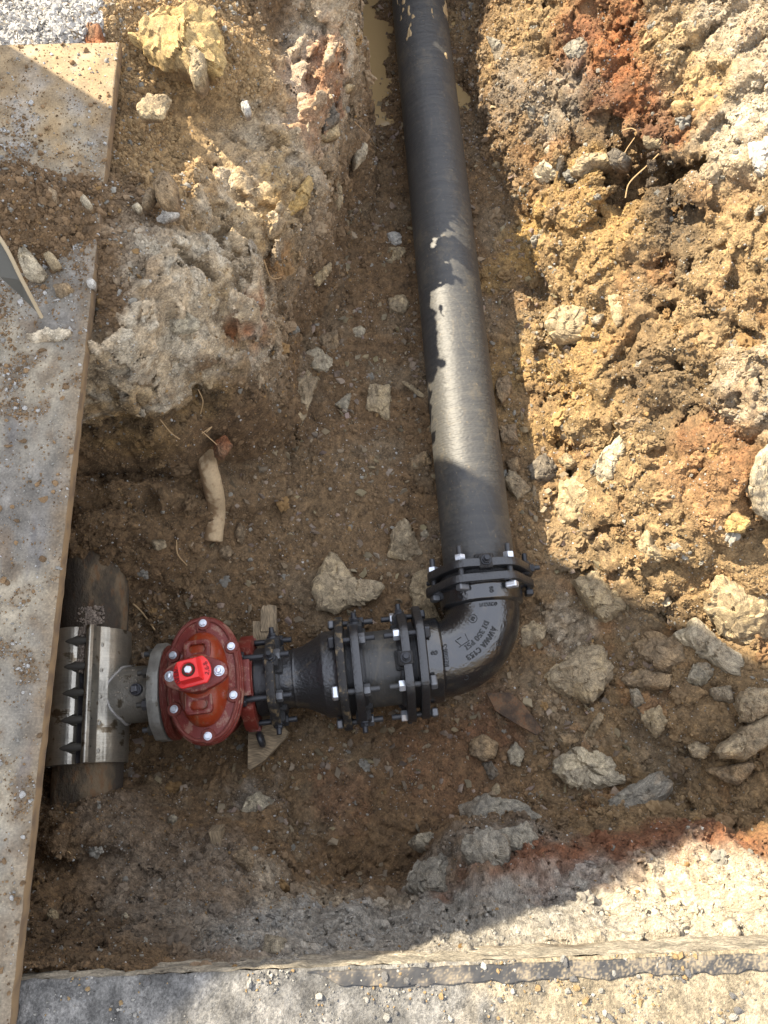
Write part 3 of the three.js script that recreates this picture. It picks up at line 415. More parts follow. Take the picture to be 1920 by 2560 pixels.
{ // short spool between reducer and elbow
  const p = thing('pipe_spool', 'short black iron spool pipe between the reducer and the elbow', 'pipe', [RUN.x, RUN.y, RUN.z], RROT);
  const g = latheX([[.34, .115], [.40, .115], [.45, .115], [.5, .1152], [.55, .115], [.66, .115]], 80); const uv = g.attributes.uv, pp = g.attributes.position; for (let i = 0; i < uv.count; i++) uv.setXY(i, uv.getX(i), pp.getX(i)); mesh('barrel', g, pipeMat, p);
}
// hexagonal flanges shared by the 8 inch joints
const flange8 = (x0, x1) => plateX(polyShape(6, .178, .035, Math.PI / 6 + Math.PI / 6, .112), x0, x1, .004);
const gland8 = (x0, x1) => plateX(polyShape(6, .176, .04, Math.PI / 6 + Math.PI / 6, .122), x0, x1, .004);
{ // reducer: small plain end, cone, bell and flange
  const p = thing('pipe_reducer', 'black cast iron reducer widening from the red valve to the spool', 'pipe fitting', [RUN.x, RUN.y, RUN.z], RROT);
  mesh('body', uvCyl(latheX([[.12, .080], [.12, .0865], [.235, .0865], [.238, .091], [.243, .091], [.247, .089], [.27, .095], [.305, .112], [.322, .121], [.327, .127], [.335, .130], [.36, .131], [.375, .136], [.378, .150]], 80), .12), dullCastMat, p);
  mesh('flange', flange8(.375, .400), wornCastMat, p);
}
const BR = .155, BODY = .1165;                                        // bend radius, body radius
{ // elbow
  const p = thing('pipe_elbow', 'glossy black cast iron 90 degree elbow with raised lettering', 'pipe fitting', [ELB.x, ELB.y, ELB.z], (RROT + PROTZ) / 2);
  const t = new THREE.TorusGeometry(BR, BODY, 56, 60, Math.PI / 2); t.rotateX(Math.PI / 2); t.translate(-BR, 0, -BR);   // from +X round to +Z
  { const uv = t.attributes.uv; for (let i = 0; i < uv.count; i++) uv.setXY(i, uv.getX(i) * .25, uv.getY(i) * .73); }
  mesh('body', t, castMat, p);
  const bellPts = [[.148, BODY], [.150, .119], [.153, .1275], [.158, .1305], [.195, .1315], [.200, .138], [.201, .150]];
  const bell = uvCyl(latheX(bellPts.map(([x, r]) => [-x, r]).reverse(), 80), .13);
  mesh('bell', bell, castMat, p); mesh('flange', flange8(-.226, -.201), dullCastMat, p);
  const b2 = put(bell, MM(0, 0, 0, 0, -Math.PI / 2, 0)), f2 = put(flange8(-.226, -.201), MM(0, 0, 0, 0, -Math.PI / 2, 0));
  mesh('bell', b2, castMat, p); mesh('flange', f2, dullCastMat, p);
  const txt = (s, h, d = .0042) => { const g = new TextGeometry(s, { font, size: h, depth: d, curveSegments: 3, bevelEnabled: false }); g.computeBoundingBox(); const b = g.boundingBox; g.translate(-(b.min.x + b.max.x) / 2, -(b.min.y + b.max.y) / 2, -.0006); return g; };
  const wrapTorus = (g, phi, psi) => { const a = g.attributes.position; for (let i = 0; i < a.count; i++) { const ps = psi + a.getY(i) / BODY, ph = phi + a.getX(i) / (BR + BODY * Math.sin(psi)), r = BODY + a.getZ(i), rho = BR + r * Math.sin(ps); a.setXYZ(i, -BR + rho * Math.cos(ph), r * Math.cos(ps), -BR + rho * Math.sin(ph)); } g.computeVertexNormals(); return g; };
  const letterMat = new THREE.MeshStandardMaterial({ color: C(.02, .02, .02), roughness: .55 });
  mesh('lettering', wrapTorus(txt('AWWA C153', .0165), .83, .30), letterMat, p);
  mesh('lettering', wrapTorus(txt('DI 350 PSI', .0165), .78, .06), letterMat, p);
  const wrapBell = (g, x, a, r, turn, leg) => { if (turn) g.rotateZ(turn); const q = g.attributes.position; for (let i = 0; i < q.count; i++) { const th = a + q.getX(i) / r, rad = r + q.getZ(i), al = x + q.getY(i); leg ? q.setXYZ(i, Math.sin(th) * rad, Math.cos(th) * rad, -al) : q.setXYZ(i, -al, Math.cos(th) * rad, -Math.sin(th) * rad); } g.computeVertexNormals(); return g; };
  mesh('lettering', wrapBell(txt('8', .019), .177, .12, .1315, 0, true), letterMat, p);
  mesh('lettering', wrapBell(txt('8', .019), .177, .02, .1315, 0, false), letterMat, p);
  const small = txt('C-00093N', .011); { const q = small.attributes.position; for (let i = 0; i < q.count; i++) { const th = -q.getX(i) / BODY - .05, rad = BODY + q.getZ(i) + .0004, al = .142 + q.getY(i); q.setXYZ(i, -al, Math.cos(th) * rad, -Math.sin(th) * rad); } small.computeVertexNormals(); } mesh('lettering', small, letterMat, p);
  const mex = txt('MEXICO', .0105); mesh('lettering', wrapBell(mex, .136, .02, BODY + .0004, 0, true), letterMat, p);
  const ring = new THREE.TorusGeometry(.0125, .0013, 6, 28); mesh('emblem', wrapTorus(merge(ring, txt('M', .011)), .50, -.30), letterMat, p);
  const em = merge(new THREE.BoxGeometry(.034, .002, .003).translate(0, .014, .001), put(new THREE.BoxGeometry(.026, .002, .003), MM(-.017, .003, .001, 0, 0, 1.25)), put(new THREE.BoxGeometry(.024, .002, .003), MM(.014, .002, .001, 0, 0, 1.9)), new THREE.BoxGeometry(.016, .002, .003).translate(.004, -.009, .001)); mesh('emblem', wrapTorus(em, 1.08, -.16), letterMat, p);
  for (const [ph, ps] of [[.66, .62], [1.28, .78]]) mesh('casting_mark', wrapTorus(new THREE.TorusGeometry(.007, .0012, 6, 20, 4.6), ph, ps), letterMat, p);
}
// follower glands with their bolts; local +X points away from the flange
function joint(label, pos, rotY, o) {
  const p = thing('joint_gland', label, 'pipe gland', pos, rotY);
  mesh('gland_ring', o.ring, o.ringMat || dullCastMat, p);
  mesh('collar', latheX([[.0, o.hole + .012], [.004, o.hole + .016], [o.g0, o.hole + .014], [o.g1 + .006, o.hole + .008], [o.g1 + .012, o.hole]], 64), dullCastMat, p);
  for (let i = 0; i < 6; i++) {
    const a = i * Math.PI / 3, y = Math.sin(a) * o.R, z = Math.cos(a) * o.R, k = (i * 7 + o.k) % 5, tw = i * 1.3 + o.k;
    const head = new RoundedBoxGeometry(.036, .02, .026, 3, .006), len = o.tail - o.h0;
    const shank = merge(put(head, MM(o.h0 - .01, y, z, a + (k % 2 ? .25 : 0), 0, -Math.PI / 2)), alongX(new THREE.CylinderGeometry(.0088, .0088, len * .45, 14), o.h0 + len * .22, y, z), alongX(thread(.0092, len * .62), o.h0 + len * .38, y, z));
    const b = mesh('bolt', shank, o.bolts[i][0] === zincBolt ? shankMat : o.bolts[i][0] === greyBolt ? shankMat : blackBolt, p);
    if (o.bolts[i][0] === greyBolt) mesh('bolt_head', put(head, MM(o.h0 - .0105, y, z, a + (k % 2 ? .25 : 0), 0, -Math.PI / 2, 1.03)), greyBolt, b);
    if (o.bolts[i][0] === zincBolt) mesh('bolt_head', put(head, MM(o.h0 - .0105, y, z, a + (k % 2 ? .25 : 0), 0, -Math.PI / 2, 1.03)), zincBolt, b);
    mesh('nut', put(hexNut(.0175, .019), MM(o.g1 + .001, y, z, tw, 0, -Math.PI / 2)), o.bolts[i][1], b);
  }
  for (const a of o.wedges) {
    const rad = o.R * .93, y = Math.sin(a), z = Math.cos(a), xm = (o.g0 + o.g1) / 2 + .004, M = (r, d = 0) => MM(xm + d, y * r, z * r, -a + Math.PI / 2, 0, 0);
    const h = mesh('wedge_housing', merge(put(new RoundedBoxGeometry(.046, .038, .044, 3, .008), M(rad)), put(new RoundedBoxGeometry(.062, .02, .06, 2, .006), M(rad - .022))), dullCastMat, p);
    mesh('wedge_bolt', merge(put(hexNut(.0125, .016), M(rad + .018)), put(new THREE.CylinderGeometry(.016, .017, .008, 20), M(rad + .02)), put(new THREE.CylinderGeometry(.0075, .0085, .022, 12), M(rad + .04))), blackBolt, h).userData.label = 'black wedge bolt standing out of the gland';
  }
  return p;
}
const B = blackBolt, Gb = greyBolt, Zb = zincBolt;
const P8 = { ring: gland8(.02, .046), hole: .115, R: .150, g0: .02, g1: .046, h0: -.026, tail: .094 };
// bolts: 0 near side, 1 and 2 over the top, 3 far side, 4 and 5 below
joint('black gland between the reducer and the spool, dark nuts on its right', runAt(.40, 0, 0), RROT, { ...P8, k: 1, wedges: [Math.PI * .83, Math.PI * 1.5, .17], bolts: [[Gb, Gb], [Zb, Gb], [B, Gb], [Gb, B], [B, B], [B, B]] });
joint('black gland between the spool and the elbow, bright nuts on its left', runAt(.614, 0, 0), RROT + Math.PI, { ...P8, k: 3, wedges: [Math.PI / 2, .52 - .35, Math.PI * 7 / 6], bolts: [[B, Zb], [B, Zb], [Gb, Zb], [Gb, Zb], [B, B], [B, B]] });
{ const c = Math.cos(PROTZ), s = Math.sin(PROTZ); joint('black gland where the long pipe enters the top of the elbow', [ELB.x - s * .226, ELB.y, ELB.z - c * .226], PROTZ + Math.PI / 2, { ...P8, k: 0, wedges: [Math.PI / 2, .17, Math.PI * 7 / 6], bolts: [[B, B], [Zb, Zb], [Gb, Zb], [Gb, Zb], [B, B], [B, B]] }); }
const ring6 = plateX(polyShape(6, .147, .035, Math.PI / 6 + Math.PI / 6, .096), .04, .066, .004);
joint('worn black gland between the red valve and the reducer', runAt(.124, 0, 0), RROT, { ring: ring6, ringMat: wornCastMat, hole: .0865, R: .121, g0: .04, g1: .066, h0: -.02, tail: .112, k: 2, wedges: [Math.PI * .62, Math.PI * .9, .12], bolts: [[B, B], [B, Gb], [B, Gb], [B, B], [B, B], [B, B]] });

// ---------------------------------------------------------------- red gate valve, seen from above its stem
{
  const p = thing('gate_valve', 'red gate valve with a bright red square operating nut on top', 'valve', [RUN.x, RUN.y, RUN.z], RROT);
  const oval = (a, b, n = 2.3, m = 96) => [...Array(m).keys()].map((i) => { const t = i / m * 2 * Math.PI, c = Math.cos(t), s = Math.sin(t); return new THREE.Vector2(a * Math.sign(c) * Math.pow(Math.abs(c), 2 / n), b * Math.sign(s) * Math.pow(Math.abs(s), 2 / n)); });
  const slabY = (pts, y0, y1, bev, holes = []) => { const s = new THREE.Shape(pts); for (const h of holes) s.holes.push(new THREE.Path(h)); const g = new THREE.ExtrudeGeometry(s, { depth: y1 - y0 - 2 * bev, bevelEnabled: true, bevelSize: bev, bevelThickness: bev, bevelSegments: 4, bevelOffset: -bev, curveSegments: 24 }); g.rotateX(-Math.PI / 2); g.translate(0, y0 + bev, 0); return toCreasedNormals(g, .8); };
  const loftY = (rings, m = 72) => { const pos = [], idx = []; rings.forEach(([a, b, y, cx = 0, cz = 0, n = 2.2]) => oval(Math.max(a, 1e-4), Math.max(b, 1e-4), n, m).forEach((q) => pos.push(q.x + cx, y, q.y + cz))); for (let j = 0; j + 1 < rings.length; j++) for (let i = 0; i < m; i++) { const k = j * m + i, k2 = j * m + (i + 1) % m; idx.push(k, k + m, k2, k2, k + m, k2 + m); } const g = new THREE.BufferGeometry(); g.setAttribute('position', new THREE.Float32BufferAttribute(pos, 3)); g.setIndex(idx); g.computeVertexNormals(); const uv = []; for (let i = 0; i < pos.length; i += 3) uv.push(pos[i], pos[i + 2]); g.setAttribute('uv', new THREE.Float32BufferAttribute(uv, 2)); return g; };
  mesh('body', merge(loftY([[.03, .08, -.15], [.06, .12, -.13], [.075, .14, -.08], [.078, .145, .02], [.078, .145, .10], [.085, .155, .14], [.1, .168, .152]]), latheX([[-.12, .088], [-.06, .092], [.05, .095], [.085, .1], [.1, .113], [.124, .116]], 64)), redMat, p);
  mesh('end_flange', latheX([[-.142, .085], [-.142, .139], [-.139, .142], [-.122, .142], [-.118, .138], [-.118, .09]], 72), redMat, p);
  mesh('bell_flange', plateX((() => { const q = []; for (let i = 0; i < 144; i++) { const a = i / 144 * 6.28319, k = Math.abs(((a / (Math.PI / 3)) % 1) - .5) * 2, r = k > .74 ? .108 : k > .70 ? .128 : .143 - .006 * (1 - k); q.push(new THREE.Vector2(r * Math.cos(a), r * Math.sin(a))); } const h = new THREE.Shape(q), o = new THREE.Path(); o.absarc(0, 0, .09, 0, 6.2832, true); h.holes.push(o); return h; })(), .084, .122, .003), redMat, p);
  mesh('body_flange', slabY(oval(.108, .180), .150, .170, .004), redMat, p);
  mesh('bonnet_flange', slabY(oval(.106, .178), .1725, .195, .007), redMat, p);
  // raised rim and bolt pads of the bonnet flange
  const BOLT = [[.005, -.158], [.083, -.082], [.083, .055], [.008, .158], [-.083, .075], [-.083, -.075]];
  const bonnet = mesh('bonnet', merge(loftY([[.072, .134, .190], [.069, .131, .206], [.064, .124, .221], [.058, .108, .234], [.053, .085, .244], [.05, .06, .252], [.046, .045, .262], [.04, .04, .27]])), redDomeMat, p);
  const rim = []; for (let i = 0; i < 96; i++) { const q = oval(.0965, .1685, 2.3, 96)[i]; rim.push([q.x, .195, q.y]); }
  mesh('rim', tube(rim, .006, 200, 8, true), redMat, p);
  for (const [x, z] of BOLT) { mesh('bolt_pad', put(new THREE.CylinderGeometry(.0185, .022, .008, 28), MM(x, .197, z)), redMat, p); mesh('bonnet_bolt', merge(put(hexNut(.0095, .0085, .15), MM(x, .2015, z, 0, x * 40 + z * 9)), put(new THREE.CylinderGeometry(.0112, .0112, .0016, 24), MM(x, .2016, z))), zincBolt, p); }
  for (const [x0, z0, x1, z1] of [[.012, -.135, .015, -.165], [-.012, -.135, -.012, -.165], [.07, -.067, .096, -.067], [.07, .04, .096, .04]]) mesh('rib', put(new RoundedBoxGeometry(Math.hypot(x1 - x0, z1 - z0), .007, .006, 2, .0025), MM((x0 + x1) / 2, .1965, (z0 + z1) / 2, 0, -Math.atan2(z1 - z0, x1 - x0))), redMat, p);
  // lifting lugs with their slots
  const rrect = (w, h, r, cx = 0, cy = 0) => { const o = []; for (const [sx, sy, a0] of [[1, 1, 0], [-1, 1, 1], [-1, -1, 2], [1, -1, 3]]) for (let i = 0; i <= 6; i++) { const a = (a0 + i / 6) * Math.PI / 2; o.push(new THREE.Vector2(cx + sx * (w - r) + r * Math.cos(a), cy + sy * (h - r) + r * Math.sin(a))); } return o; };
  for (const s of [-1, 1]) mesh('lifting_lug', slabY(rrect(.038, .036, .014, -.004, -s * .066), .232, .252, .005, [rrect(.0215, .011, .008, -.004, -s * .078).reverse()]), redMat, p);
  // stuffing plate
  const stad = []; for (let i = 0; i <= 40; i++) { const t = i / 40 * 2 * Math.PI, c = Math.cos(t), s = Math.sin(t), w = .036 + .012 * Math.exp(-Math.pow(c * 1.7, 2)); stad.push(new THREE.Vector2(.088 * Math.sign(c) * Math.pow(Math.abs(c), .82), w * Math.sign(s) * Math.pow(Math.abs(s), .75))); }
  mesh('stuffing_plate', merge(slabY(stad, .274, .302, .006), put(new THREE.CylinderGeometry(.047, .052, .03, 40), MM(0, .262, 0))), redMat, p);
  for (const x of [-.066, .066]) mesh('plate_bolt', merge(put(new THREE.CylinderGeometry(.0145, .0145, .003, 28), MM(x, .3035, 0)), put(hexNut(.0128, .009), MM(x, .305, 0, 0, x * 9)), put(thread(.007, .016, .0018), MM(x, .305, 0))), zincBolt, p);
  // operating nut: disc, square tapering block, recess with a bolt
  const turn = .14 , N = mesh('operating_nut', merge(put(slabY([...Array(64).keys()].map((i) => { const t = i / 64 * 2 * Math.PI; return new THREE.Vector2(.050 * Math.cos(t), clamp(.050 * Math.sin(t), -.037, .037)); }), .322, .334, .003), MM(0, 0, 0, 0, turn, 0)),
    put((() => { const R2 = [[.0285, .333], [.0275, .337], [.0255, .379], [.0245, .3805]], pos = [], idx = []; R2.forEach(([a, y]) => { for (const [sx, sz] of [[1, 1], [1, -1], [-1, -1], [-1, 1]]) pos.push(sx * a, y, sz * a); }); for (let j = 0; j < 3; j++) for (let i = 0; i < 4; i++) { const k = j * 4 + i, k2 = j * 4 + (i + 1) % 4; idx.push(k, k2, k + 4, k2, k2 + 4, k + 4); } let g = new THREE.BufferGeometry(); g.setAttribute('position', new THREE.Float32BufferAttribute(pos, 3)); g.setIndex(idx); g = toCreasedNormals(g, .4); return g; })(), MM(0, 0, 0, 0, turn, 0)),
    put((() => { const s = new THREE.Shape([[-1, -1], [1, -1], [1, 1], [-1, 1]].map(([x, y]) => new THREE.Vector2(x * .0245, y * .0245))); const h = new THREE.Path(); h.absarc(0, 0, .0195, 0, 6.2832, true); s.holes.push(h); const g = new THREE.ShapeGeometry(s, 32); g.rotateX(-Math.PI / 2); g.translate(0, .3805, 0); return g; })(), MM(0, 0, 0, 0, turn, 0)),
    put(new THREE.LatheGeometry([[.0195, .3805], [.0185, .373], [.001, .3725]].map(([a, b]) => new THREE.Vector2(a, b)), 36), MM())), nutRed, p);
  mesh('grit', put(new THREE.TorusGeometry(.0145, .003, 6, 30), MM(0, .3735, 0, Math.PI / 2)), new THREE.MeshStandardMaterial({ color: C(.12, .08, .05), roughness: 1, bumpMap: rep(soilBump, 6), bumpScale: .004 }), N);
  mesh('cap_bolt', put(hexNut(.0108, .011, .15), MM(0, .3728, 0, 0, .3)), zincBolt, N);
  const arcText = (s, h, r, mid, out) => { const g = new TextGeometry(s, { font, size: h, depth: .0016, curveSegments: 3, bevelEnabled: false }); g.computeBoundingBox(); const b = g.boundingBox; g.translate(-(b.min.x + b.max.x) / 2, -(b.min.y + b.max.y) / 2, 0); const a = g.attributes.position; for (let i = 0; i < a.count; i++) { const th = mid - out * a.getX(i) / r, rad = r + out * a.getY(i); a.setXYZ(i, rad * Math.cos(th), .334 + a.getZ(i) - .0003, -rad * Math.sin(th)); } g.computeVertexNormals(); return put(g, MM(0, 0, 0, 0, turn, 0)); };
  mesh('lettering', arcText('OPEN', .0115, .042, Math.PI + .08, 1), nutInk, N);
  mesh('lettering', arcText('2.6-8', .0115, .041, 0, -1), nutInk, N);
  mesh('lifting_ring', tube([...Array(16).keys()].map((i) => { const a = i / 16 * 6.2832; return [.118 + .004 * Math.cos(a), -.035 + .026 * Math.sin(a), .166 + .017 * Math.cos(a)]; }), .0085, 60, 12, true), blackBolt, p).userData.label = 'black ring hanging beside the near flange';
  // chalk and clay rubbed on the bonnet
  const smear = (x, z, w, h, sd) => { const o = [...Array(22).keys()].map((i) => { const t = i / 22 * 6.2832, k = 1 + .45 * noise(Math.cos(t) * 1.6 + sd, Math.sin(t) * 1.6, sd); return [x + w * k * Math.cos(t), z + h * k * Math.sin(t)]; }); const rc = new THREE.Raycaster(); bonnet.updateMatrixWorld(true); const pos = [], idx = []; const hit = (X, Z) => { const a = Math.abs(X / .064), b = Math.abs(Z / .124), q = clamp(1 - Math.pow(Math.pow(a, 2.2) + Math.pow(b, 2.2), .5)); return .2212 + .028 * Math.pow(q, .55); }; const R3 = 5; for (let j = 0; j <= R3; j++) for (const q of o) { const X = mix(x, q[0], j / R3), Z = mix(z, q[1], j / R3); pos.push(X, hit(X, Z) + (j === R3 ? -.001 : .0018), Z); } for (let j = 0; j < R3; j++) for (let i = 0; i < 22; i++) { const k = j * 22 + i, k2 = j * 22 + (i + 1) % 22; idx.push(k, k + 22, k2, k2, k + 22, k2 + 22); } const g = new THREE.BufferGeometry(); g.setAttribute('position', new THREE.Float32BufferAttribute(pos, 3)); g.setIndex(idx); g.computeVertexNormals(); return g; };
  mesh('clay_smear', merge(smear(-.005, .088, .014, .02, 3), smear(.016, .083, .006, .016, 8)), new THREE.MeshStandardMaterial({ color: C(.36, .24, .15), roughness: .9, side: THREE.DoubleSide }), p);
}

// ---------------------------------------------------------------- tapping sleeve clamped round the old main
const SLV = new THREE.Vector3(-.892, -.8, -.252), SROT = .082;
{
  const p = thing('tapping_sleeve', 'stainless steel tapping sleeve bolted round the rusty main', 'pipe fitting', [SLV.x, SLV.y, SLV.z], SROT);
  const HL = .195, ext = (pts, bev = .003, holes) => { const s = new THREE.Shape(pts.map(([x, y]) => new THREE.Vector2(x, y))); const g = new THREE.ExtrudeGeometry(s, { depth: 2 * HL - 2 * bev, bevelEnabled: true, bevelSize: bev, bevelThickness: bev, bevelSegments: 2 }); g.translate(0, 0, -HL + bev); return toCreasedNormals(g, .7); };
  const arc = (r, a0, a1, n = 30) => [...Array(n + 1).keys()].map((i) => { const a = mix(a0, a1, i / n); return [r * Math.cos(a), r * Math.sin(a)]; });
  mesh('shell', ext([...arc(.111, -3.6, 1.25, 60), ...arc(.106, 1.25, -3.6, 60)], .001), stainless, p);
  // left and right lug bars, notched where the bolts lie
  const { Brush, Evaluator, SUBTRACTION } = await import('three-bvh-csg');
  const curve = (P) => new THREE.CatmullRomCurve3(P.map(([x, y]) => new THREE.Vector3(x, y, 0))).getPoints(28).map((v) => [v.x, v.y]);
  const left = ext([...curve([[.004, .112], [.0, .127], [-.014, .135], [-.036, .136], [-.06, .126], [-.084, .10], [-.104, .06]]), [-.1, .055], [-.075, .085], [-.03, .104], [.002, .106]], .002);
  const right = ext([...curve([[.026, .104], [.026, .130], [.031, .144], [.039, .149], [.047, .142], [.0505, .126], [.056, .111], [.064, .1035], [.078, .092]]), [.076, .087], [.055, .096], [.03, .1]].reverse(), .002);
  const ZB = [-.152, -.077, -.001, .075, .151], ev = new Evaluator(); ev.useGroups = false;
  const cut = (g, make) => { let a = new Brush(clean(g)); a.updateMatrixWorld(); for (const z of ZB) { const b = new Brush(clean(make(z))); b.updateMatrixWorld(); a = ev.evaluate(a, b, SUBTRACTION); } return a.geometry; };
  const nl = cut(left, (z) => { const c = new THREE.ConeGeometry(.031, .06, 20); c.rotateZ(Math.PI / 2); c.translate(-.004, .133, z); return c; });
  const nr = cut(right, (z) => { const c = new THREE.ConeGeometry(.024, .046, 20); c.rotateZ(-Math.PI / 2); c.translate(.034, .133, z); return c; });
  mesh('lug_bar', nl, stainless, p); mesh('lug_bar', nr, stainless, p);
  mesh('gasket_strip', put(new RoundedBoxGeometry(.03, .012, .386, 2, .003), MM(.0145, .110, 0)), new THREE.MeshStandardMaterial({ color: C(.06, .055, .06), roughness: .7, bumpMap: rep(castBump, 4), bumpScale: .002 }), p);
  for (const x of [.003, .0265]) mesh('gasket_edge', put(new THREE.BoxGeometry(.002, .01, .386), MM(x, .115, 0)), stainless, p);
  const darkSteel = new THREE.MeshStandardMaterial({ color: C(.14, .135, .12), roughness: .45, metalness: .6 });
  for (const z of ZB) {
    const b = mesh('clamp_bolt', merge(alongX(new THREE.LatheGeometry([[0, -.034], [.005, -.033], [.0095, -.02], [.0112, .0], [.0112, .03], [.008, .036], [0, .037]].map(([r, y]) => new THREE.Vector2(r, y)), 20), -.001, .1335, z), alongX(thread(.0075, .075), -.128, .1, z)), darkSteel, p);
    mesh('nut', put(hexNut(.014, .013), MM(-.115, .098, z, 0, 0, Math.PI / 2)), darkSteel, b);
    mesh('rivet', put(new THREE.SphereGeometry(.0088, 18, 10, 0, 6.2832, 0, 1.5708), MM(.0605, .1035, z + .012, 0, 0, -.5, [1, .6, 1.25])), stainless, p);
  }
  // branch neck, weld bead, steel flange
  mesh('branch_neck', uvCyl(latheX([[.05, .0845], [.1, .0845], [.2, .0845], [.214, .0845]], 72), .085), dullSteel, p);
  mesh('weld_bead', tube([...Array(48).keys()].map((i) => { const a = i / 48 * 6.2832, y = .087 * Math.sin(a), z = .087 * Math.cos(a) + .0015 * Math.sin(a * 9); return [Math.sqrt(.1125 * .1125 - y * y) + .001 * Math.sin(i * 2.1), y, z]; }), .0045, 160, 8, true), new THREE.MeshStandardMaterial({ color: C(.42, .40, .37), metalness: .4, roughness: .55 }), p);
  mesh('flange', plateX(polyShape(12, .146, .008, Math.PI / 12, .08), .206, .240, .003), flangeSteel, p);
  for (let i = 0; i < 8; i++) { const a = Math.PI / 8 + i * Math.PI / 4, y = Math.sin(a) * .121, z = Math.cos(a) * .121; const b = mesh('flange_bolt', merge(alongX(thread(.0082, .03), .172, y, z)), i % 3 ? darkSteel : greyBolt, p); mesh('nut', put(hexNut(.0165, .017), MM(.189, y, z, i, 0, -Math.PI / 2)), i % 3 === 1 ? greyBolt : darkSteel, b); }
  const pl = mesh('test_plug', merge(put(new THREE.CylinderGeometry(.017, .019, .02, 28), MM(.163, .088, -.002)), put(new THREE.TorusGeometry(.0145, .003, 8, 28), MM(.163, .098, -.002, Math.PI / 2))), new THREE.MeshStandardMaterial({ color: C(.10, .10, .11), roughness: .45, metalness: .4 }), p);
  mesh('plug_head', put(new RoundedBoxGeometry(.017, .014, .017, 2, .002), MM(.161, .105, -.002, 0, .1)), new THREE.MeshStandardMaterial({ color: C(.2, .2, .21), roughness: .4, metalness: .5 }), pl);
}
{ // the old main
  const p = thing('old_water_main', 'rusty brown old water main under the steel plate, inside the clamp', 'pipe', [SLV.x, SLV.y, SLV.z], SROT);
  const g = new THREE.CylinderGeometry(.1, .1, 2.0, 64, 120, true); g.rotateX(Math.PI / 2); const pp = g.attributes.position; for (let i = 0; i < pp.count; i++) { const x = pp.getX(i), y = pp.getY(i), z = pp.getZ(i), k = 1 + .02 * fbm(x * 14, y * 14, z * 14, 3) * (Math.abs(z) > .2 ? 1 : 0); pp.setXY(i, x * k, y * k); } g.computeVertexNormals(); mesh('barrel', g, rustMat, p);
}
{ // stub of an old conduit in the bank
  const pts = [[512, 1135, -.16], [522, 1175, -.07], [534, 1225, -.02], [540, 1280, -.008], [533, 1350, .0]].map(([u, v, k]) => { const q = land(u, v); return at(u, v, q[1] + k); });
  const p = thing('conduit_stub', 'tan earth-stained broken conduit sticking out of the left bank', 'pipe', pts[4]);
  const rel = pts.map((q) => q.map((v, i) => v - pts[4][i]));
  const g = tube(rel, .031, 160, 64), q = g.attributes.position; for (let i = 0; i < q.count; i++) q.setXYZ(i, q.getX(i) + .0016 * noise(q.getX(i) * 40, q.getY(i) * 40, q.getZ(i) * 40), q.getY(i) + .0016 * noise(q.getX(i) * 40 + 9, q.getY(i) * 40, q.getZ(i) * 40), q.getZ(i)); g.computeVertexNormals();
  // caked with the soil it lies in, most on the bank side
  const nq = g.attributes.normal, cq = []; for (let i = 0; i < q.count; i++) { const x = q.getX(i), y = q.getY(i), z = q.getZ(i), n = fbm(x * 40, y * 40, z * 40, 4), d = sstep(-.15, .5, n + .75 * -nq.getX(i) + .1); const k = mix3([.46, .34, .20], SOIL, d * .9), f = 1 + .2 * noise(x * 190, y * 190, z * 190); cq.push(k[0] * f, k[1] * f, k[2] * f); } g.setAttribute('color', new THREE.Float32BufferAttribute(cq, 3));
  const m = new THREE.MeshStandardMaterial({ vertexColors: true, roughness: .95, side: THREE.DoubleSide });
  mesh('conduit_wall', g, m, p);
}
// ---------------------------------------------------------------- what stands up-sun, beyond the left of the view, and shades the near part of the dig
{
  const p = thing('site_hoarding', 'tall plywood site hoarding standing on the road left of the dig', 'hoarding', [-1.75, 0, -2.45], Math.atan2(-.635, -.77));
  const ply = new THREE.MeshStandardMaterial({ color: C(.46, .36, .24), roughness: .8, map: rep(soilTex, .8) });
  for (let i = 0; i < 3; i++) { mesh('board', new RoundedBoxGeometry(1.215, 2.84, .018, 2, .003).translate(.61 + i * 1.22, 1.44, 0), ply, p); }
  for (let i = 0; i < 4; i++) mesh('post', new THREE.BoxGeometry(.09, 2.82, .09).translate(.06 + i * 1.2, 1.41, -.056), ply, p);
}

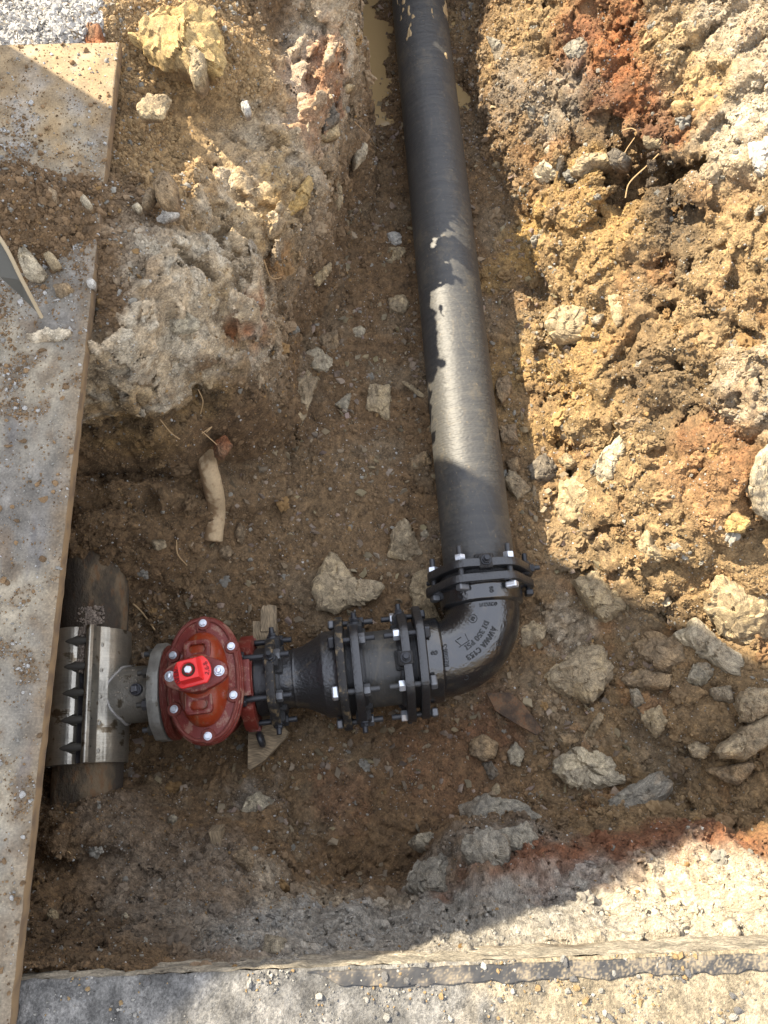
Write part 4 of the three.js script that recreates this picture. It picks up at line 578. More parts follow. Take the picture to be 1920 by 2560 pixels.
// ---------------------------------------------------------------- rocks: outlines measured in the photograph, laid on the ground beneath them
const ROCKC = { tan: [.52, .41, .25], grey: [.43, .38, .285], pale: [.60, .52, .38], brown: [.34, .245, .145], ochre: [.55, .385, .16], dark: [.20, .17, .135], red: [.36, .13, .045], warm: [.49, .39, .25], white: [.70, .68, .64], blue: [.33, .305, .255] };
const rockMat = new THREE.MeshStandardMaterial({ vertexColors: true, map: rep(soilTex, 4), bumpMap: rep(soilBump, 5), bumpScale: .004, roughness: .9 });
const ZOOM = { a: [0, 0], b: [960, 0], c: [0, 700], d: [960, 700], e: [960, 1400], f: [0, 1900], g: [960, 1900] }, ZK = 960 / 1659;
function rockGeo(poly, t, sd, base, o = {}) {                         // poly: outline in the rock's own plane; t: height
  const N = o.n || 84, M = o.m || 18, area = poly.reduce((s, p, i) => { const q = poly[(i + 1) % poly.length]; return s + p[0] * q[1] - q[0] * p[1]; }, 0) / 2, size = Math.sqrt(Math.abs(area));
  const rad = []; for (let i = 0; i < N; i++) { const a = i / N * 6.28319, c = Math.cos(a), s = Math.sin(a); let best = 0; poly.forEach((p, k) => { const q = poly[(k + 1) % poly.length], ex = q[0] - p[0], ez = q[1] - p[1], den = c * ez - s * ex; if (Math.abs(den) < 1e-9) return; const r = (p[0] * ez - p[1] * ex) / den, w = (p[0] * s - p[1] * c) / den; if (r > 0 && w >= -1e-6 && w <= 1 + 1e-6) best = Math.max(best, r); }); rad.push(best || size * .5); }
  const rs = rad.map((r, i) => (rad[(i + N - 1) % N] + 2 * r + rad[(i + 1) % N]) / 4 * (1 + .035 * noise(Math.cos(i / N * 6.283) * 5 + sd, Math.sin(i / N * 6.283) * 5, sd * 1.7)));
  const R = (k) => { seed = Math.floor(sd * 7919) + k * 131; return rnd(); };
  o.lump ??= (o.flat ?? 1) < .75 ? .32 : .6; const planes = []; const np = 3 + Math.floor(R(1) * 3); for (let k = 0; k < np; k++) { const a = R(10 + k) * 6.283, sl = (.12 + .55 * R(30 + k)) * (o.flat ?? 1); planes.push([Math.cos(a) * sl, Math.sin(a) * sl, t * (.75 + .45 * R(50 + k))]); }
  const pos = [], col = [], uv = [], idx = [], f = .5 / size;
  const put3 = (x, y, z, k) => {
    const q = (size > .05 ? 1 : .6) * (o.rough ?? 1), n1 = noise(x * f * 6 + sd, y * f * 6, z * f * 6), n2 = noise(x * 34 + sd, y * 34, z * 34), n3 = noise(x * 90, y * 90 + sd, z * 90);
    cells(x / size * 1.9 + sd, y / size * 2.6, z / size * 1.9 + n1 * .3); let fc = size * (o.lump ?? 1) * (.03 * (CE - .2) + .11 * CT); cells(x / size * 4.3 + sd, y / size * 4.3 + n2 * .3, z / size * 4.3); fc += size * (.006 * (CE - .2) + .042 * CT);
    const d = q * (size * .03 * n1 + .003 * (.4 - Math.abs(n2)) + .0015 * n3) + fc, l = Math.hypot(x, y, z) + 1e-6; pos.push(x + d * x / l, y + d * (.4 + .6 * Math.abs(y) / l), z + d * z / l);
    const m = fbm(x * 11 + sd, y * 11, z * 11, 4), m2 = noise(x * 42, y * 42 + sd, z * 42);
    let c = mix3(base, ROCKC.grey, clamp(.25 * m + .1)); c = mix3(c, [base[0] * 1.35, base[1] * 1.33, base[2] * 1.25], sstep(.1, .6, -m + .3 * m2) * .7); c = mix3(c, MUD, sstep(.12, .55, m + .3 * m2) * (o.mud ?? .45) * .85); c = mix3(c, SOIL, k * .8);
    const g = 1 + .14 * m2 + .14 * noise(x * 140, y * 140, z * 140); col.push(c[0] * g, c[1] * g, c[2] * g); { const rh = Math.hypot(x, z) + 1e-5, ex = (rh + Math.max(0, t - y)) / rh; uv.push(x * ex, z * ex); }
  };
  const topAt = (x, z, r) => { let y = 1e9; for (const p of planes) y = Math.min(y, p[2] + p[0] * x + p[1] * z); return Math.max(y, t * .3) * (1 - .28 * Math.pow(r, 5)); };
  for (let j = 0; j <= M; j++) for (let i = 0; i < N; i++) { const r = Math.pow(j / M, .85), x = rs[i] * r * .94 * Math.cos(i / N * 6.28319), z = rs[i] * r * .94 * Math.sin(i / N * 6.28319); put3(x, topAt(x, z, r), z, 0); }
  const rim = M; for (let s = 1; s <= 6; s++) for (let i = 0; i < N; i++) { const u = s / 6, e = rs[i] * (s < 3 ? mix(.96, 1.0, s / 2) : mix(1, .8, (s - 2) / 4)), c = Math.cos(i / N * 6.28319), sn = Math.sin(i / N * 6.28319), x0 = rs[i] * .94 * c, z0 = rs[i] * .94 * sn; put3(e * c, mix(topAt(x0, z0, 1), -t * (o.base ?? .7), Math.pow(u, 1.1)), e * sn, sstep(.3, .8, u)); }
  for (let j = 0; j < rim + 6; j++) for (let i = 0; i < N; i++) { const k = j * N + i, k2 = j * N + (i + 1) % N; idx.push(k, k2, k + N, k2, k2 + N, k + N); }
  let g = new THREE.BufferGeometry(); g.setAttribute('position', new THREE.Float32BufferAttribute(pos, 3)); g.setAttribute('color', new THREE.Float32BufferAttribute(col, 3)); g.setAttribute('uv', new THREE.Float32BufferAttribute(uv, 2)); g.setIndex(idx); g = toCreasedNormals(g, .42); return g;
}
let rockNo = 0;
function rock(zone, label, t, color, pts, o = {}) {
  const P = pts.split(' ').map((s) => { const [x, y] = s.split(',').map(Number), z = ZOOM[zone]; return [z[0] + x * ZK, z[1] + y * ZK]; });
  const cu = P.reduce((s, p) => s + p[0], 0) / P.length, cv = P.reduce((s, p) => s + p[1], 0) / P.length, c = o.on !== undefined ? at(cu, cv, o.on) : land(cu, cv);
  const e = .05, kx = clamp((hGrid(c[0] + e, c[2]) - hGrid(c[0] - e, c[2])) / (2 * e), -1.1, 1.1), kz = clamp((hGrid(c[0], c[2] + e) - hGrid(c[0], c[2] - e)) / (2 * e), -.8, .8), tl = o.on !== undefined ? 0 : (o.tilt ?? .8);
  const n = new THREE.Vector3(-kx * tl, 1, -kz * tl).normalize(), off = new THREE.Vector3(...c).addScaledVector(n, t * .32 + (o.lift || 0));
  const q = new THREE.Quaternion().setFromUnitVectors(new THREE.Vector3(0, 1, 0), n), qi = q.clone().invert();
  const poly = P.map(([u, v]) => { const a = (u - 960) / FPX, b = (1280 - v) / FPX, d = new THREE.Vector3(a, -SP + b * CP, -CP - b * SP), s = (n.dot(off) - n.y * EYE) / n.dot(d); const w = d.multiplyScalar(s).add(new THREE.Vector3(0, EYE, 0)).sub(off).applyQuaternion(qi); return [w.x, w.z]; });
  const keep = seed; const g = rockGeo(poly, t, ++rockNo * 1.37 + 2, ROCKC[color], o); seed = keep;
  const m = top(o.name || 'rock', g, rockMat, label, o.cat || 'rock', o.group);
  m.position.copy(off).addScaledVector(n, -t * .38 + (o.sink ?? 0)); m.quaternion.copy(q); return m;
}
// left bank and plate
rock('a', 'big lumpy yellow boulder at the top left, in full sun behind the steel plate', .095, 'ochre', '565,150 640,90 720,70 790,95 860,50 930,90 965,230 950,310 870,290 830,340 800,290 700,270 620,230', { rough: 1.5, lump: .5, base: .4, mud: .25, on: -.02, n: 130, m: 30 });
rock('a', 'small yellow knob of stone leaning on the front of the yellow boulder', .07, 'tan', '815,240 850,225 890,265 880,320 845,350 820,330', { mud: .3, on: .0 });
rock('a', 'round red-brown clod beside the pale gravel and the plate corner', .055, 'red', '350,150 390,115 440,130 455,190 430,230 370,220', { rough: 1.8, name: 'clay_clod', cat: 'clod', on: 0 });
rock('a', 'flat tan stone half buried in sunlit soil below the yellow boulder', .03, 'tan', '590,470 640,410 740,415 700,500 600,500', { on: .015, flat: .4 });
rock('a', 'grey-brown stone standing in shade just right of the plate', .06, 'brown', '660,800 720,740 765,800 760,880 690,880', { on: .0 });
rock('a', 'thin sliver of stone leaning on the grey-brown stone by the plate', .03, 'brown', '605,890 650,820 672,830 640,880', { on: .0 });
rock('a', 'small pale stone lying in the dirt between plate and ledge', .022, 'pale', '568,895 600,880 615,900 595,915', { on: .0, n: 40, m: 8 });
rock('a', 'white chalky lump on the edge of the limestone ledge', .02, 'white', '665,940 700,935 770,890 775,925 700,955', { on: -.03, mud: .15 });
rock('a', 'pale wedge-shaped stone on the plate beside the grey blade', .05, 'pale', '70,1065 110,1070 190,1160 170,1195 110,1195', { on: .05, mud: .4 });
rock('a', 'small tan stone next to the wedge-shaped stone on the plate', .03, 'tan', '190,1110 230,1100 262,1140 220,1160', { on: .05, n: 48, m: 10 });
rock('a', 'rounded cream pebble on the dirt covering the plate', .025, 'pale', '345,865 375,855 397,880 370,890', { on: .09, n: 40, m: 8, mud: .1 });
rock('a', 'white cracked pebble at the very edge of the plate', .02, 'white', '375,1225 392,1200 412,1215 408,1240 385,1245', { on: .035, n: 40, m: 8, mud: .1 });
rock('a', 'ochre crumbly clod on the plate below the small tan stone', .03, 'brown', '235,1240 300,1230 318,1250 265,1282 240,1270', { on: .035, rough: 1.6, name: 'clay_clod', cat: 'clod' });
rock('a', 'dark clod on the dirt heap that covers the plate', .05, 'brown', '165,850 220,830 262,850 250,885 190,885', { on: .08, rough: 1.6, name: 'clay_clod', cat: 'clod' });
rock('a', 'white stone in sun on the limestone edge near the top', .03, 'white', '1040,460 1075,450 1085,480 1060,490', { on: -.06, n: 48, m: 10, mud: .1 });
rock('a', 'grey stone lodged in the limestone ledge lip', .05, 'grey', '740,1390 800,1345 862,1390 845,1430 760,1450', { mud: .25 });
// left wall of the trench
rock('a', 'thin tan slab sticking out of the wall beside the upper puddle', .03, 'tan', '1445,400 1500,370 1542,380 1460,412', { flat: .5, tilt: .3 });
rock('a', 'grey slab above a tan ledge high in the left wall', .04, 'dark', '1380,480 1440,450 1470,520 1400,570', { tilt: .3 });
rock('a', 'tan flat stone just under the grey slab in the left wall', .03, 'tan', '1365,590 1460,540 1467,590 1410,606', { tilt: .3, flat: .5 });
rock('a', 'upright pale stone at the foot of the wall left of the pipe', .05, 'pale', '1520,660 1555,605 1590,630 1580,680 1530,740', { tilt: .3, mud: .4 });
rock('a', 'curved tan stone on edge in the lower left wall', .04, 'tan', '1420,770 1455,755 1485,860 1465,910 1440,850', { tilt: .3 });
rock('a', 'bulging yellow-brown rock face in the left wall', .07, 'ochre', '1230,900 1340,740 1358,800 1320,890 1260,935', { tilt: .5, mud: .8 });
rock('a', 'slanting tan stone at the bottom of the left wall', .04, 'tan', '1320,1210 1430,1130 1432,1170 1380,1230', { tilt: .3 });
rock('b', 'white lump on the floor close to the left of the pipe', .03, 'white', '10,1010 70,1008 82,1050 30,1055', { n: 48, m: 10 });
rock('b', 'tan stone just below the white lump by the pipe', .035, 'tan', '20,1065 90,1070 92,1115 30,1122', { n: 48, m: 10 });
rock('b', 'tan stone against the left side of the sunlit pipe', .04, 'warm', '20,1290 85,1275 108,1320 85,1360 25,1345', {});
// trench floor, left of the pipe
rock('c', 'long upright brown slab with a pale edge on the trench floor', .07, 'warm', '1245,360 1310,355 1352,430 1335,590 1310,612 1260,500', { flat: 1.2 });
rock('c', 'pale rounded stone just above the long upright slab', .05, 'pale', '1315,310 1370,285 1432,350 1420,400 1350,375', { mud: .4 });
rock('c', 'brown stone behind the pale rounded stone on the floor', .04, 'brown', '1380,230 1450,220 1462,290 1420,312', {});
rock('c', 'small grey triangle of stone on the trench floor', .02, 'grey', '1445,535 1520,480 1500,572', { mud: .2, flat: .4 });
rock('c', 'squarish brown stone right of the grey triangle', .045, 'warm', '1580,550 1600,455 1690,455 1682,605', { flat: .6 });
rock('c', 'small cream stone alone on the upper trench floor', .025, 'pale', '1520,210 1560,195 1582,220 1560,250 1530,240', { n: 48, m: 10 });
rock('c', 'flat brown pebble above the mud left of centre', .02, 'brown', '1210,910 1250,900 1272,920 1230,942', { n: 48, m: 10 });
rock('c', 'crescent-shaped flat grey slab in the middle of the floor', .06, 'warm', '1338,1325 1375,1250 1432,1160 1490,1240 1530,1290 1570,1312 1618,1300 1665,1298 1662,1340 1610,1392 1450,1436 1370,1425', { flat: .25, lump: .18, mud: .4, rough: .5, lift: .015 });
rock('c', 'tall brown clod against the cut bank by the conduit', .05, 'brown', '1015,1085 1035,1045 1058,1090 1050,1140 1020,1130', { name: 'clay_clod', cat: 'clod', rough: 1.5 });
rock('c', 'tan clod under the open end of the conduit', .04, 'brown', '950,1160 990,1145 1008,1180 980,1215 950,1195', { name: 'clay_clod', cat: 'clod', rough: 1.5 });
rock('c', 'tan stone at the foot of the soil bank near the plate', .04, 'warm', '650,1130 710,1122 718,1150 670,1170', { n: 48, m: 10 });
rock('c', 'red clay lump behind the conduit in the bank', .05, 'red', '925,700 975,665 1005,720 965,775 930,760', { name: 'clay_clod', cat: 'clod', tilt: .3, lift: -.02 });
rock('d', 'flat brown stone just left of the pipe near the middle', .04, 'brown', '105,770 190,740 207,790 130,822', {});
rock('d', 'tall tan stone left of the pipe above the crescent slab', .06, 'warm', '20,1190 30,1090 70,1030 110,1060 168,1180 100,1202', {});
rock('d', 'small round white stone left of the pipe near its lower end', .025, 'pale', '155,1095 180,1075 197,1100 175,1122', { n: 48, m: 10, mud: .1 });
rock('d', 'knobbly tan stone beside the elbow gland on the left', .06, 'tan', '112,1330 130,1270 180,1245 240,1290 215,1400 250,1470 225,1525 170,1450 130,1420', { rough: 1.6, flat: .7 });
rock('d', 'thin brown splinter lying left of the sunlit pipe', .015, 'tan', '60,430 75,425 180,495 178,508 150,500', { n: 48, m: 10 });
// trench floor, right of the pipe
rock('d', 'brown stone at the right flank of the sunlit pipe', .05, 'brown', '480,440 540,410 557,470 510,542 485,500', {});
rock('d', 'brown rounded stone right of the pipe at the shadow end', .045, 'brown', '490,630 570,620 582,700 510,705', {});
rock('d', 'dark grey stone in shade right of the pipe', .06, 'dark', '620,800 700,745 748,810 720,870 650,862', { mud: .3 });
rock('d', 'pointed tan stone right of the pipe below the dark grey one', .04, 'warm', '520,870 545,800 637,900 575,952', { flat: .5 });
rock('d', 'small squarish stone touching the pointed tan stone', .035, 'brown', '525,780 575,770 588,820 545,832', { n: 56, m: 12 });
rock('d', 'narrow upright stone sliver between two rocks by the pipe', .03, 'warm', '640,890 655,885 660,960 640,975', { n: 48, m: 10 });
// right bank
rock('b', 'pale broken stone on a small shelf in the sunlit bank', .05, 'pale', '645,740 700,690 768,655 772,690 745,772 660,782', { mud: .15 });
rock('b', 'small pale stone behind the broken stone on the bank shelf', .035, 'pale', '695,660 735,630 742,645 715,680', { n: 48, m: 10 });
rock('b', 'smooth orange-tan rock face beside the dark hollow', .06, 'tan', '800,760 860,680 960,660 985,700 900,720 850,760', { flat: .5, mud: .3 });
rock('b', 'grey rooty stone at the left of the dark hollow', .06, 'dark', '970,680 1010,650 1058,670 1032,720 985,722', { rough: 1.5 });
rock('b', 'thin grey flake lying on the bank above the yellow boulder', .025, 'grey', '790,1230 830,1185 892,1170 850,1220 810,1262', { flat: .5 });
rock('b', 'white limestone patch at the right edge of the bank', .05, 'white', '1570,620 1670,590 1680,780 1600,745', { mud: .25 });
rock('b', 'blue-grey stone high in the bank right of the pipe', .05, 'blue', '460,180 530,190 542,260 480,272', {});
rock('b', 'narrow blue-grey stone below the others on the bank', .03, 'blue', '620,460 650,460 646,512 625,512', { n: 48, m: 10 });
rock('b', 'dark grey stones cluster lump under the red clay streak', .05, 'blue', '770,210 860,170 890,200 850,260 800,255', { rough: 1.4 });
rock('b', 'tan stone at the lip over the dark hollow', .05, 'tan', '1115,560 1150,590 1210,600 1200,640 1130,640', {});
rock('d', 'big yellow boulder in sun right of the pipe shadow', .09, 'tan', '710,200 760,110 880,120 912,195 860,250 780,280 730,262', { mud: .2 });
rock('d', 'pale chip on the right shoulder of the yellow boulder', .03, 'pale', '890,165 948,140 925,192 900,190', { n: 48, m: 10, mud: .1 });
rock('d', 'smooth pale tan stone face set in the bank above', .03, 'tan', '965,70 1010,60 1052,110 1030,180 1000,202', { flat: .4, mud: .3 });
rock('d', 'tall pale slab leaning in the sunlit bank', .07, 'pale', '915,830 960,720 1040,650 1047,720 1000,862 930,887', { mud: .15 });
rock('d', 'wide pale rock lying across the shadow edge', .06, 'tan', '755,870 850,840 920,900 935,960 800,1062 755,1042', { flat: .5, mud: .3 });
rock('d', 'small tan rock above the wide pale rock', .05, 'tan', '750,780 800,750 832,790 790,817', { n: 56, m: 12 });
rock('d', 'crooked tan rock with a dark underside in the lower bank', .06, 'tan', '1090,1090 1150,1080 1165,1140 1225,1190 1170,1232 1100,1172', { rough: 1.4 });
rock('d', 'large pale rock cut off by the right edge of the view', .08, 'pale', '1570,900 1610,750 1680,690 1700,1080 1600,1002', { mud: .3 });
rock('d', 'two-lobed orange clod near the right edge', .06, 'ochre', '1460,1040 1510,1000 1585,1035 1560,1090 1480,1085', { rough: 1.8, name: 'clay_clod', cat: 'clod' });
rock('d', 'brown clod with a flat top under the dark cracks', .05, 'brown', '1005,610 1070,580 1130,605 1090,645 1020,642', { rough: 1.5, name: 'clay_clod', cat: 'clod' });
// rubble, lower right
rock('e', 'broad grey-tan boulder with a red-brown spot right of the elbow', .10, 'warm', '690,490 850,370 955,365 1002,490 905,625 830,592 700,545', { flat: .6, mud: .3 });
rock('e', 'long low brown slab right of the broad boulder', .05, 'brown', '1005,520 1110,470 1252,500 1240,562 1050,546', { flat: .5 });
rock('e', 'jagged yellow-grey boulder in the lower rubble', .09, 'pale', '715,880 770,830 830,805 905,818 1000,838 1057,950 960,985 880,1006 800,970 740,912', { rough: 1.5, mud: .35 });
rock('e', 'blue-grey slab half covered by dark soil near the bottom', .06, 'blue', '925,1080 1000,1010 1180,935 1255,990 1200,1050 1080,1090 1000,1130 950,1115', { flat: .7, mud: .5 });
rock('e', 'oblong pale block on the shadow line below the bank', .09, 'tan', '810,90 920,55 1055,200 940,268 860,180', { mud: .15 });
rock('e', 'long pale slab leaning at the shadow edge on the right', .08, 'pale', '1250,330 1350,270 1552,410 1540,507 1400,430 1300,370', { mud: .3 });
rock('e', 'largest sunlit yellow block at the right edge', .13, 'tan', '1375,200 1400,130 1440,55 1500,70 1680,190 1680,350 1530,372 1450,320', { mud: .2, flat: .6 });
rock('e', 'rounded brown rock in shade left of the leaning slab', .07, 'brown', '1080,370 1150,310 1262,330 1312,440 1200,482 1100,412', {});
rock('e', 'smooth grey rock under the leaning pale slab', .06, 'grey', '1305,525 1340,455 1400,445 1427,490 1360,538', {});
rock('e', 'tan rock crossing the shadow line at the right edge', .07, 'warm', '1520,600 1560,560 1680,555 1680,640 1590,705 1540,692', {});
rock('e', 'greenish-grey rock between smooth grey and tan ones', .06, 'grey', '1400,560 1500,545 1515,612 1430,602', {});
rock('e', 'big flat grey-brown rock at the right edge in shade', .08, 'warm', '1420,820 1560,720 1680,665 1690,780 1560,862 1450,852', { flat: .7 });
rock('e', 'low brown rock under the big flat one at the right', .05, 'brown', '1365,905 1590,870 1605,900 1530,972 1460,952', { flat: .6 });
rock('e', 'smooth egg-shaped brown rock left of the big flat one', .06, 'warm', '1310,800 1350,785 1407,820 1390,857 1330,847', { rough: .6 });
rock('e', 'crumbling yellow-grey rock in the middle of the rubble', .06, 'tan', '1105,660 1190,630 1232,700 1170,772 1110,702', { rough: 1.6 });
rock('e', 'small upright grey rock under the long low slab', .06, 'grey', '1060,562 1100,560 1132,620 1080,642', { n: 60, m: 12 });
rock('e', 'grey almond-shaped stone below the rusty scrap', .03, 'grey', '530,830 570,785 607,830 590,892 545,882', { flat: .5, mud: .2 });
rock('e', 'tall brown stone left of the almond-shaped stone', .05, 'brown', '370,840 372,780 430,750 492,790 480,852 420,872', { flat: .6 });
rock('e', 'small dark stone under the tall brown one', .035, 'dark', '420,880 460,865 502,930 460,952', { n: 60, m: 12 });
rock('e', 'small greenish stone standing in the dark soil', .03, 'tan', '462,990 490,965 507,1000 480,1032', { n: 60, m: 12, mud: .1 });
rock('e', 'wide blue-grey ledge rock at the bottom of the pit', .05, 'blue', '310,1062 420,1020 570,1030 692,1100 560,1132 400,1192 360,1132', { flat: .6, mud: .35 });
rock('e', 'cracked blue-grey rock under the wide ledge rock', .06, 'blue', '330,1260 345,1200 470,1160 545,1200 540,1290 470,1330 370,1310', { flat: .8, mud: .3 });
rock('e', 'pale blue-grey chunk with split layers', .05, 'blue', '500,1195 620,1130 655,1180 625,1260 560,1270', { mud: .2 });
rock('e', 'tan-grey stone above the leaning dark ledge', .05, 'grey', '100,1230 220,1180 267,1240 150,1262', { mud: .35 });
rock('g', 'upright blue-grey rock at the foot of the near wall', .07, 'blue', '95,575 160,440 265,395 292,575 200,600', { flat: .8, mud: .25 });
rock('e', 'brown stone in the rubble beside a yellow crumb', .04, 'brown', '740,745 800,735 852,780 790,812', {});
rock('e', 'narrow tan splinter of rock leaning in the rubble', .04, 'tan', '855,770 930,650 957,670 905,765', {});
rock('e', 'flat buff stone sunk in the mud right of the elbow', .02, 'warm', '580,290 650,260 702,290 690,340 600,382', { flat: .3, mud: .6 });
rock('e', 'small pale clod in shade on the loose lit slope', .03, 'pale', '1190,180 1225,160 1245,182 1215,198', { n: 48, m: 10, mud: .1 });
// near slope, lower left
rock('f', 'flat mud-washed grey slab below the red valve', .03, 'grey', '1040,230 1070,160 1110,130 1192,185 1180,250 1060,252', { flat: .3, mud: .5 });
rock('f', 'brown stone on the near slope under the grey slab', .04, 'brown', '1000,412 1050,380 1102,430 1080,482', {});
rock('f', 'pale yellow stone near the plate on the near slope', .05, 'tan', '195,690 215,640 257,680 230,722', { mud: .2 });
rock('f', 'squared grey block set in the near wall', .05, 'grey', '1128,840 1150,752 1232,770 1240,850', { tilt: .2, mud: .2 });
rock('f', 'small grey stone on the slope left of centre', .03, 'grey', '430,730 442,700 465,735 450,755', { n: 48, m: 10 });
rock('f', 'rounded grey stone above the small one on the slope', .03, 'grey', '525,700 545,660 570,690 555,725', { n: 48, m: 10 });
rock('f', 'small white pebble on the gravel below the old main', .02, 'white', '510,352 522,342 534,354 522,364', { n: 36, m: 8, mud: 0 });
rock('f', 'tan stone in the gravel at the end of the old main', .03, 'grey', '720,255 745,240 765,262 740,280', { n: 48, m: 10 });

// ---------------------------------------------------------------- timber, scrap, blade, roots
const woodTex = tex(512, (u, v) => { const g = fbmT(u * 1, v * 1, 6, 3, 91) * .5 + noise(u * 64 + 3 * noise(u * 4, v * 4, 5, 4), v * 6, 4, 64), w = clamp(.62 + .2 * g + .1 * noise(u * 128, v * 16, 7, 128)); return [w, w * .9, w * .76]; });
const woodMat = new THREE.MeshStandardMaterial({ color: C(.62, .58, .5), map: rep(woodTex, 5), bumpMap: rep(woodTex, 5), bumpScale: .002, roughness: .85 });
function slab(name, label, cat, zone, pts, y, t, mat, o = {}) {
  const z = ZOOM[zone], k = o.k || ZK, P = pts.split(' ').map((s) => { const [x, q] = s.split(',').map(Number); return at((o.org || z)[0] + x * k, (o.org || z)[1] + q * k, y); });
  const c = [P.reduce((s, p) => s + p[0], 0) / P.length, y, P.reduce((s, p) => s + p[2], 0) / P.length], s = new THREE.Shape(P.map((p) => new THREE.Vector2(p[0] - c[0], -(p[2] - c[2]))));
  const g = new THREE.ExtrudeGeometry(s, { depth: t, bevelEnabled: true, bevelSize: .0015, bevelThickness: .0015, bevelSegments: 1 }); g.rotateX(-Math.PI / 2); g.translate(0, -t, 0);
  if (o.turnUV) { const uv = g.attributes.uv; for (let i = 0; i < uv.count; i++) uv.setXY(i, uv.getY(i), uv.getX(i)); }
  const m = top(name, toCreasedNormals(g, .5), mat, label, cat); m.position.set(...c); m.rotation.set(o.rx || 0, 0, o.rz || 0); return m;
}
const Z1 = { org: [100, 1380], k: .4219 };
slab('wood_block', 'grey weathered wood block under the valve gland, far side', 'wood block', 'a', '1262,412 1398,415 1398,620 1262,620', -.83, .04, woodMat, { ...Z1 });
slab('wood_block', 'narrow splintered wood piece lying on the block behind the gland', 'wood block', 'a', '1310,345 1322,318 1340,322 1350,314 1397,320 1397,470 1308,470', -.825, .02, woodMat, { ...Z1 });
slab('wood_wedge', 'triangular grey wood wedge sticking out below the valve', 'wood block', 'a', '1236,1000 1360,940 1470,1066 1452,1100 1330,1230 1245,1290 1232,1280', -.86, .03, woodMat, { ...Z1, turnUV: true });
slab('scrap_plate', 'curved rusty brown scrap sheet in the mud below the elbow', 'scrap', 'e', '440,575 545,575 600,620 690,735 660,755 560,700 480,650', -.875, .006, new THREE.MeshStandardMaterial({ map: rep(rustTex, 3), color: C(.75, .6, .5), roughness: .8, bumpMap: rep(soilBump, 3), bumpScale: .004 }), { rx: .05, rz: -.1 });
slab('wood_offcut', 'short wood offcut standing in the gravel of the near slope', 'wood block', 'f', '905,310 955,306 950,392 915,395', land(930 * ZK, 1900 + 350 * ZK)[1] + .02, .05, woodMat, { rx: .3 });
{ // shovel blade that comes in from the left
  const P = [at(-140, 440, .42), at(0, 597, .30), at(55, 700, .20), at(104, 793, .075), at(60, 748, .12), at(0, 692, .22), at(-140, 590, .36)];
  const c = P[3], g = new THREE.BufferGeometry(), pos = [], idx = [], n = new THREE.Vector3(.25, .5, .82).normalize().multiplyScalar(-.006);
  for (const k of [0, 1]) for (const p of P) pos.push(p[0] - c[0] + n.x * k, p[1] - c[1] + n.y * k, p[2] - c[2] + n.z * k);
  const F = [[0, 1, 6], [1, 5, 6], [1, 2, 5], [2, 4, 5], [2, 3, 4]]; for (const [a, b, d] of F) { idx.push(a, d, b, a + 7, b + 7, d + 7); } for (let i = 0; i < 7; i++) { const j = (i + 1) % 7; idx.push(i, j, i + 7, j, j + 7, i + 7); }
  g.setAttribute('position', new THREE.Float32BufferAttribute(pos, 3)); g.setIndex(idx);
  const p = thing('shovel', 'grey pointed steel shovel blade coming in over the plate from the left', 'shovel', c);
  mesh('blade', toCreasedNormals(g, .3), new THREE.MeshStandardMaterial({ color: C(.30, .32, .34), roughness: .5, metalness: .35, map: rep(steelT, 4), side: THREE.DoubleSide }), p);
  const e = [0, 1, 2, 3].map((i) => [P[i][0] - c[0], P[i][1] - c[1], P[i][2] - c[2]]); const m = mesh('blade_edge', tube(e, .0042, 30, 8), new THREE.MeshStandardMaterial({ color: C(.42, .34, .22), roughness: .8 }), p); m.userData.label = 'tan earth-caked upper edge of the blade';
}
{ // thin roots hanging out of the banks
  const rootMat = new THREE.MeshStandardMaterial({ color: C(.42, .28, .14), roughness: .9 });
  const R = [['a', '1530,520 1590,580 1635,645', .002, 'long thin root on the wall beside the puddle'], ['a', '1140,1120 1165,1190 1225,1195', .0018, 'pale root loop under the limestone lip'], ['b', '1190,660 1140,710 1060,790 1045,850', .0024, 'longest root hanging across the dark hollow'], ['b', '1030,560 1070,550 1100,565', .0018, 'short root above the dark hollow'], ['b', '1085,590 1045,650 1030,700', .0018, 'root at the left of the dark hollow'], ['b', '885,785 850,810 815,835', .0018, 'straight root lying on the tan rock face'], ['b', '1275,770 1250,800 1245,850', .0018, 'root at the right end of the dark hollow'], ['c', '855,470 875,520 865,575', .0018, 'root hanging above the conduit'], ['c', '870,660 915,630 890,655', .0016, 'forked root tip crossing the conduit'], ['c', '870,650 915,690 935,708', .0016, 'second root crossing the conduit lower down'], ['c', '760,1120 765,1180 805,1230', .0022, 'ochre root curling below the soil bank'], ['c', '690,600 740,660 775,685', .0016, 'root on the face of the soil bank'], ['f', '290,395 310,415 330,430', .002, 'pale straw on the near slope']];
  for (const [z, s, r, label] of R) { const P = s.split(' ').map((q) => { const [x, y] = q.split(',').map(Number), p = land(ZOOM[z][0] + x * ZK, ZOOM[z][1] + y * ZK); return [p[0] * .992, p[1] + .012, p[2] * .992]; }); const c = P[0]; top('root', tube(P.map((p) => [p[0] - c[0], p[1] - c[1], p[2] - c[2]]), r, 24, 6), rootMat, label, 'root').position.set(...c); }
  const P = [[545, 300], [600, 350], [640, 400], [685, 465]].map(([x, y]) => { const p = land(100 + x * .4219, 1380 + y * .4219); return [p[0], p[1] + .012, p[2]]; }), c = P[0]; top('root', tube(P.map((p) => [p[0] - c[0], p[1] - c[1], p[2] - c[2]]), .003, 24, 6), rootMat, 'ochre root on the mud above the red valve', 'root').position.set(...c);
}

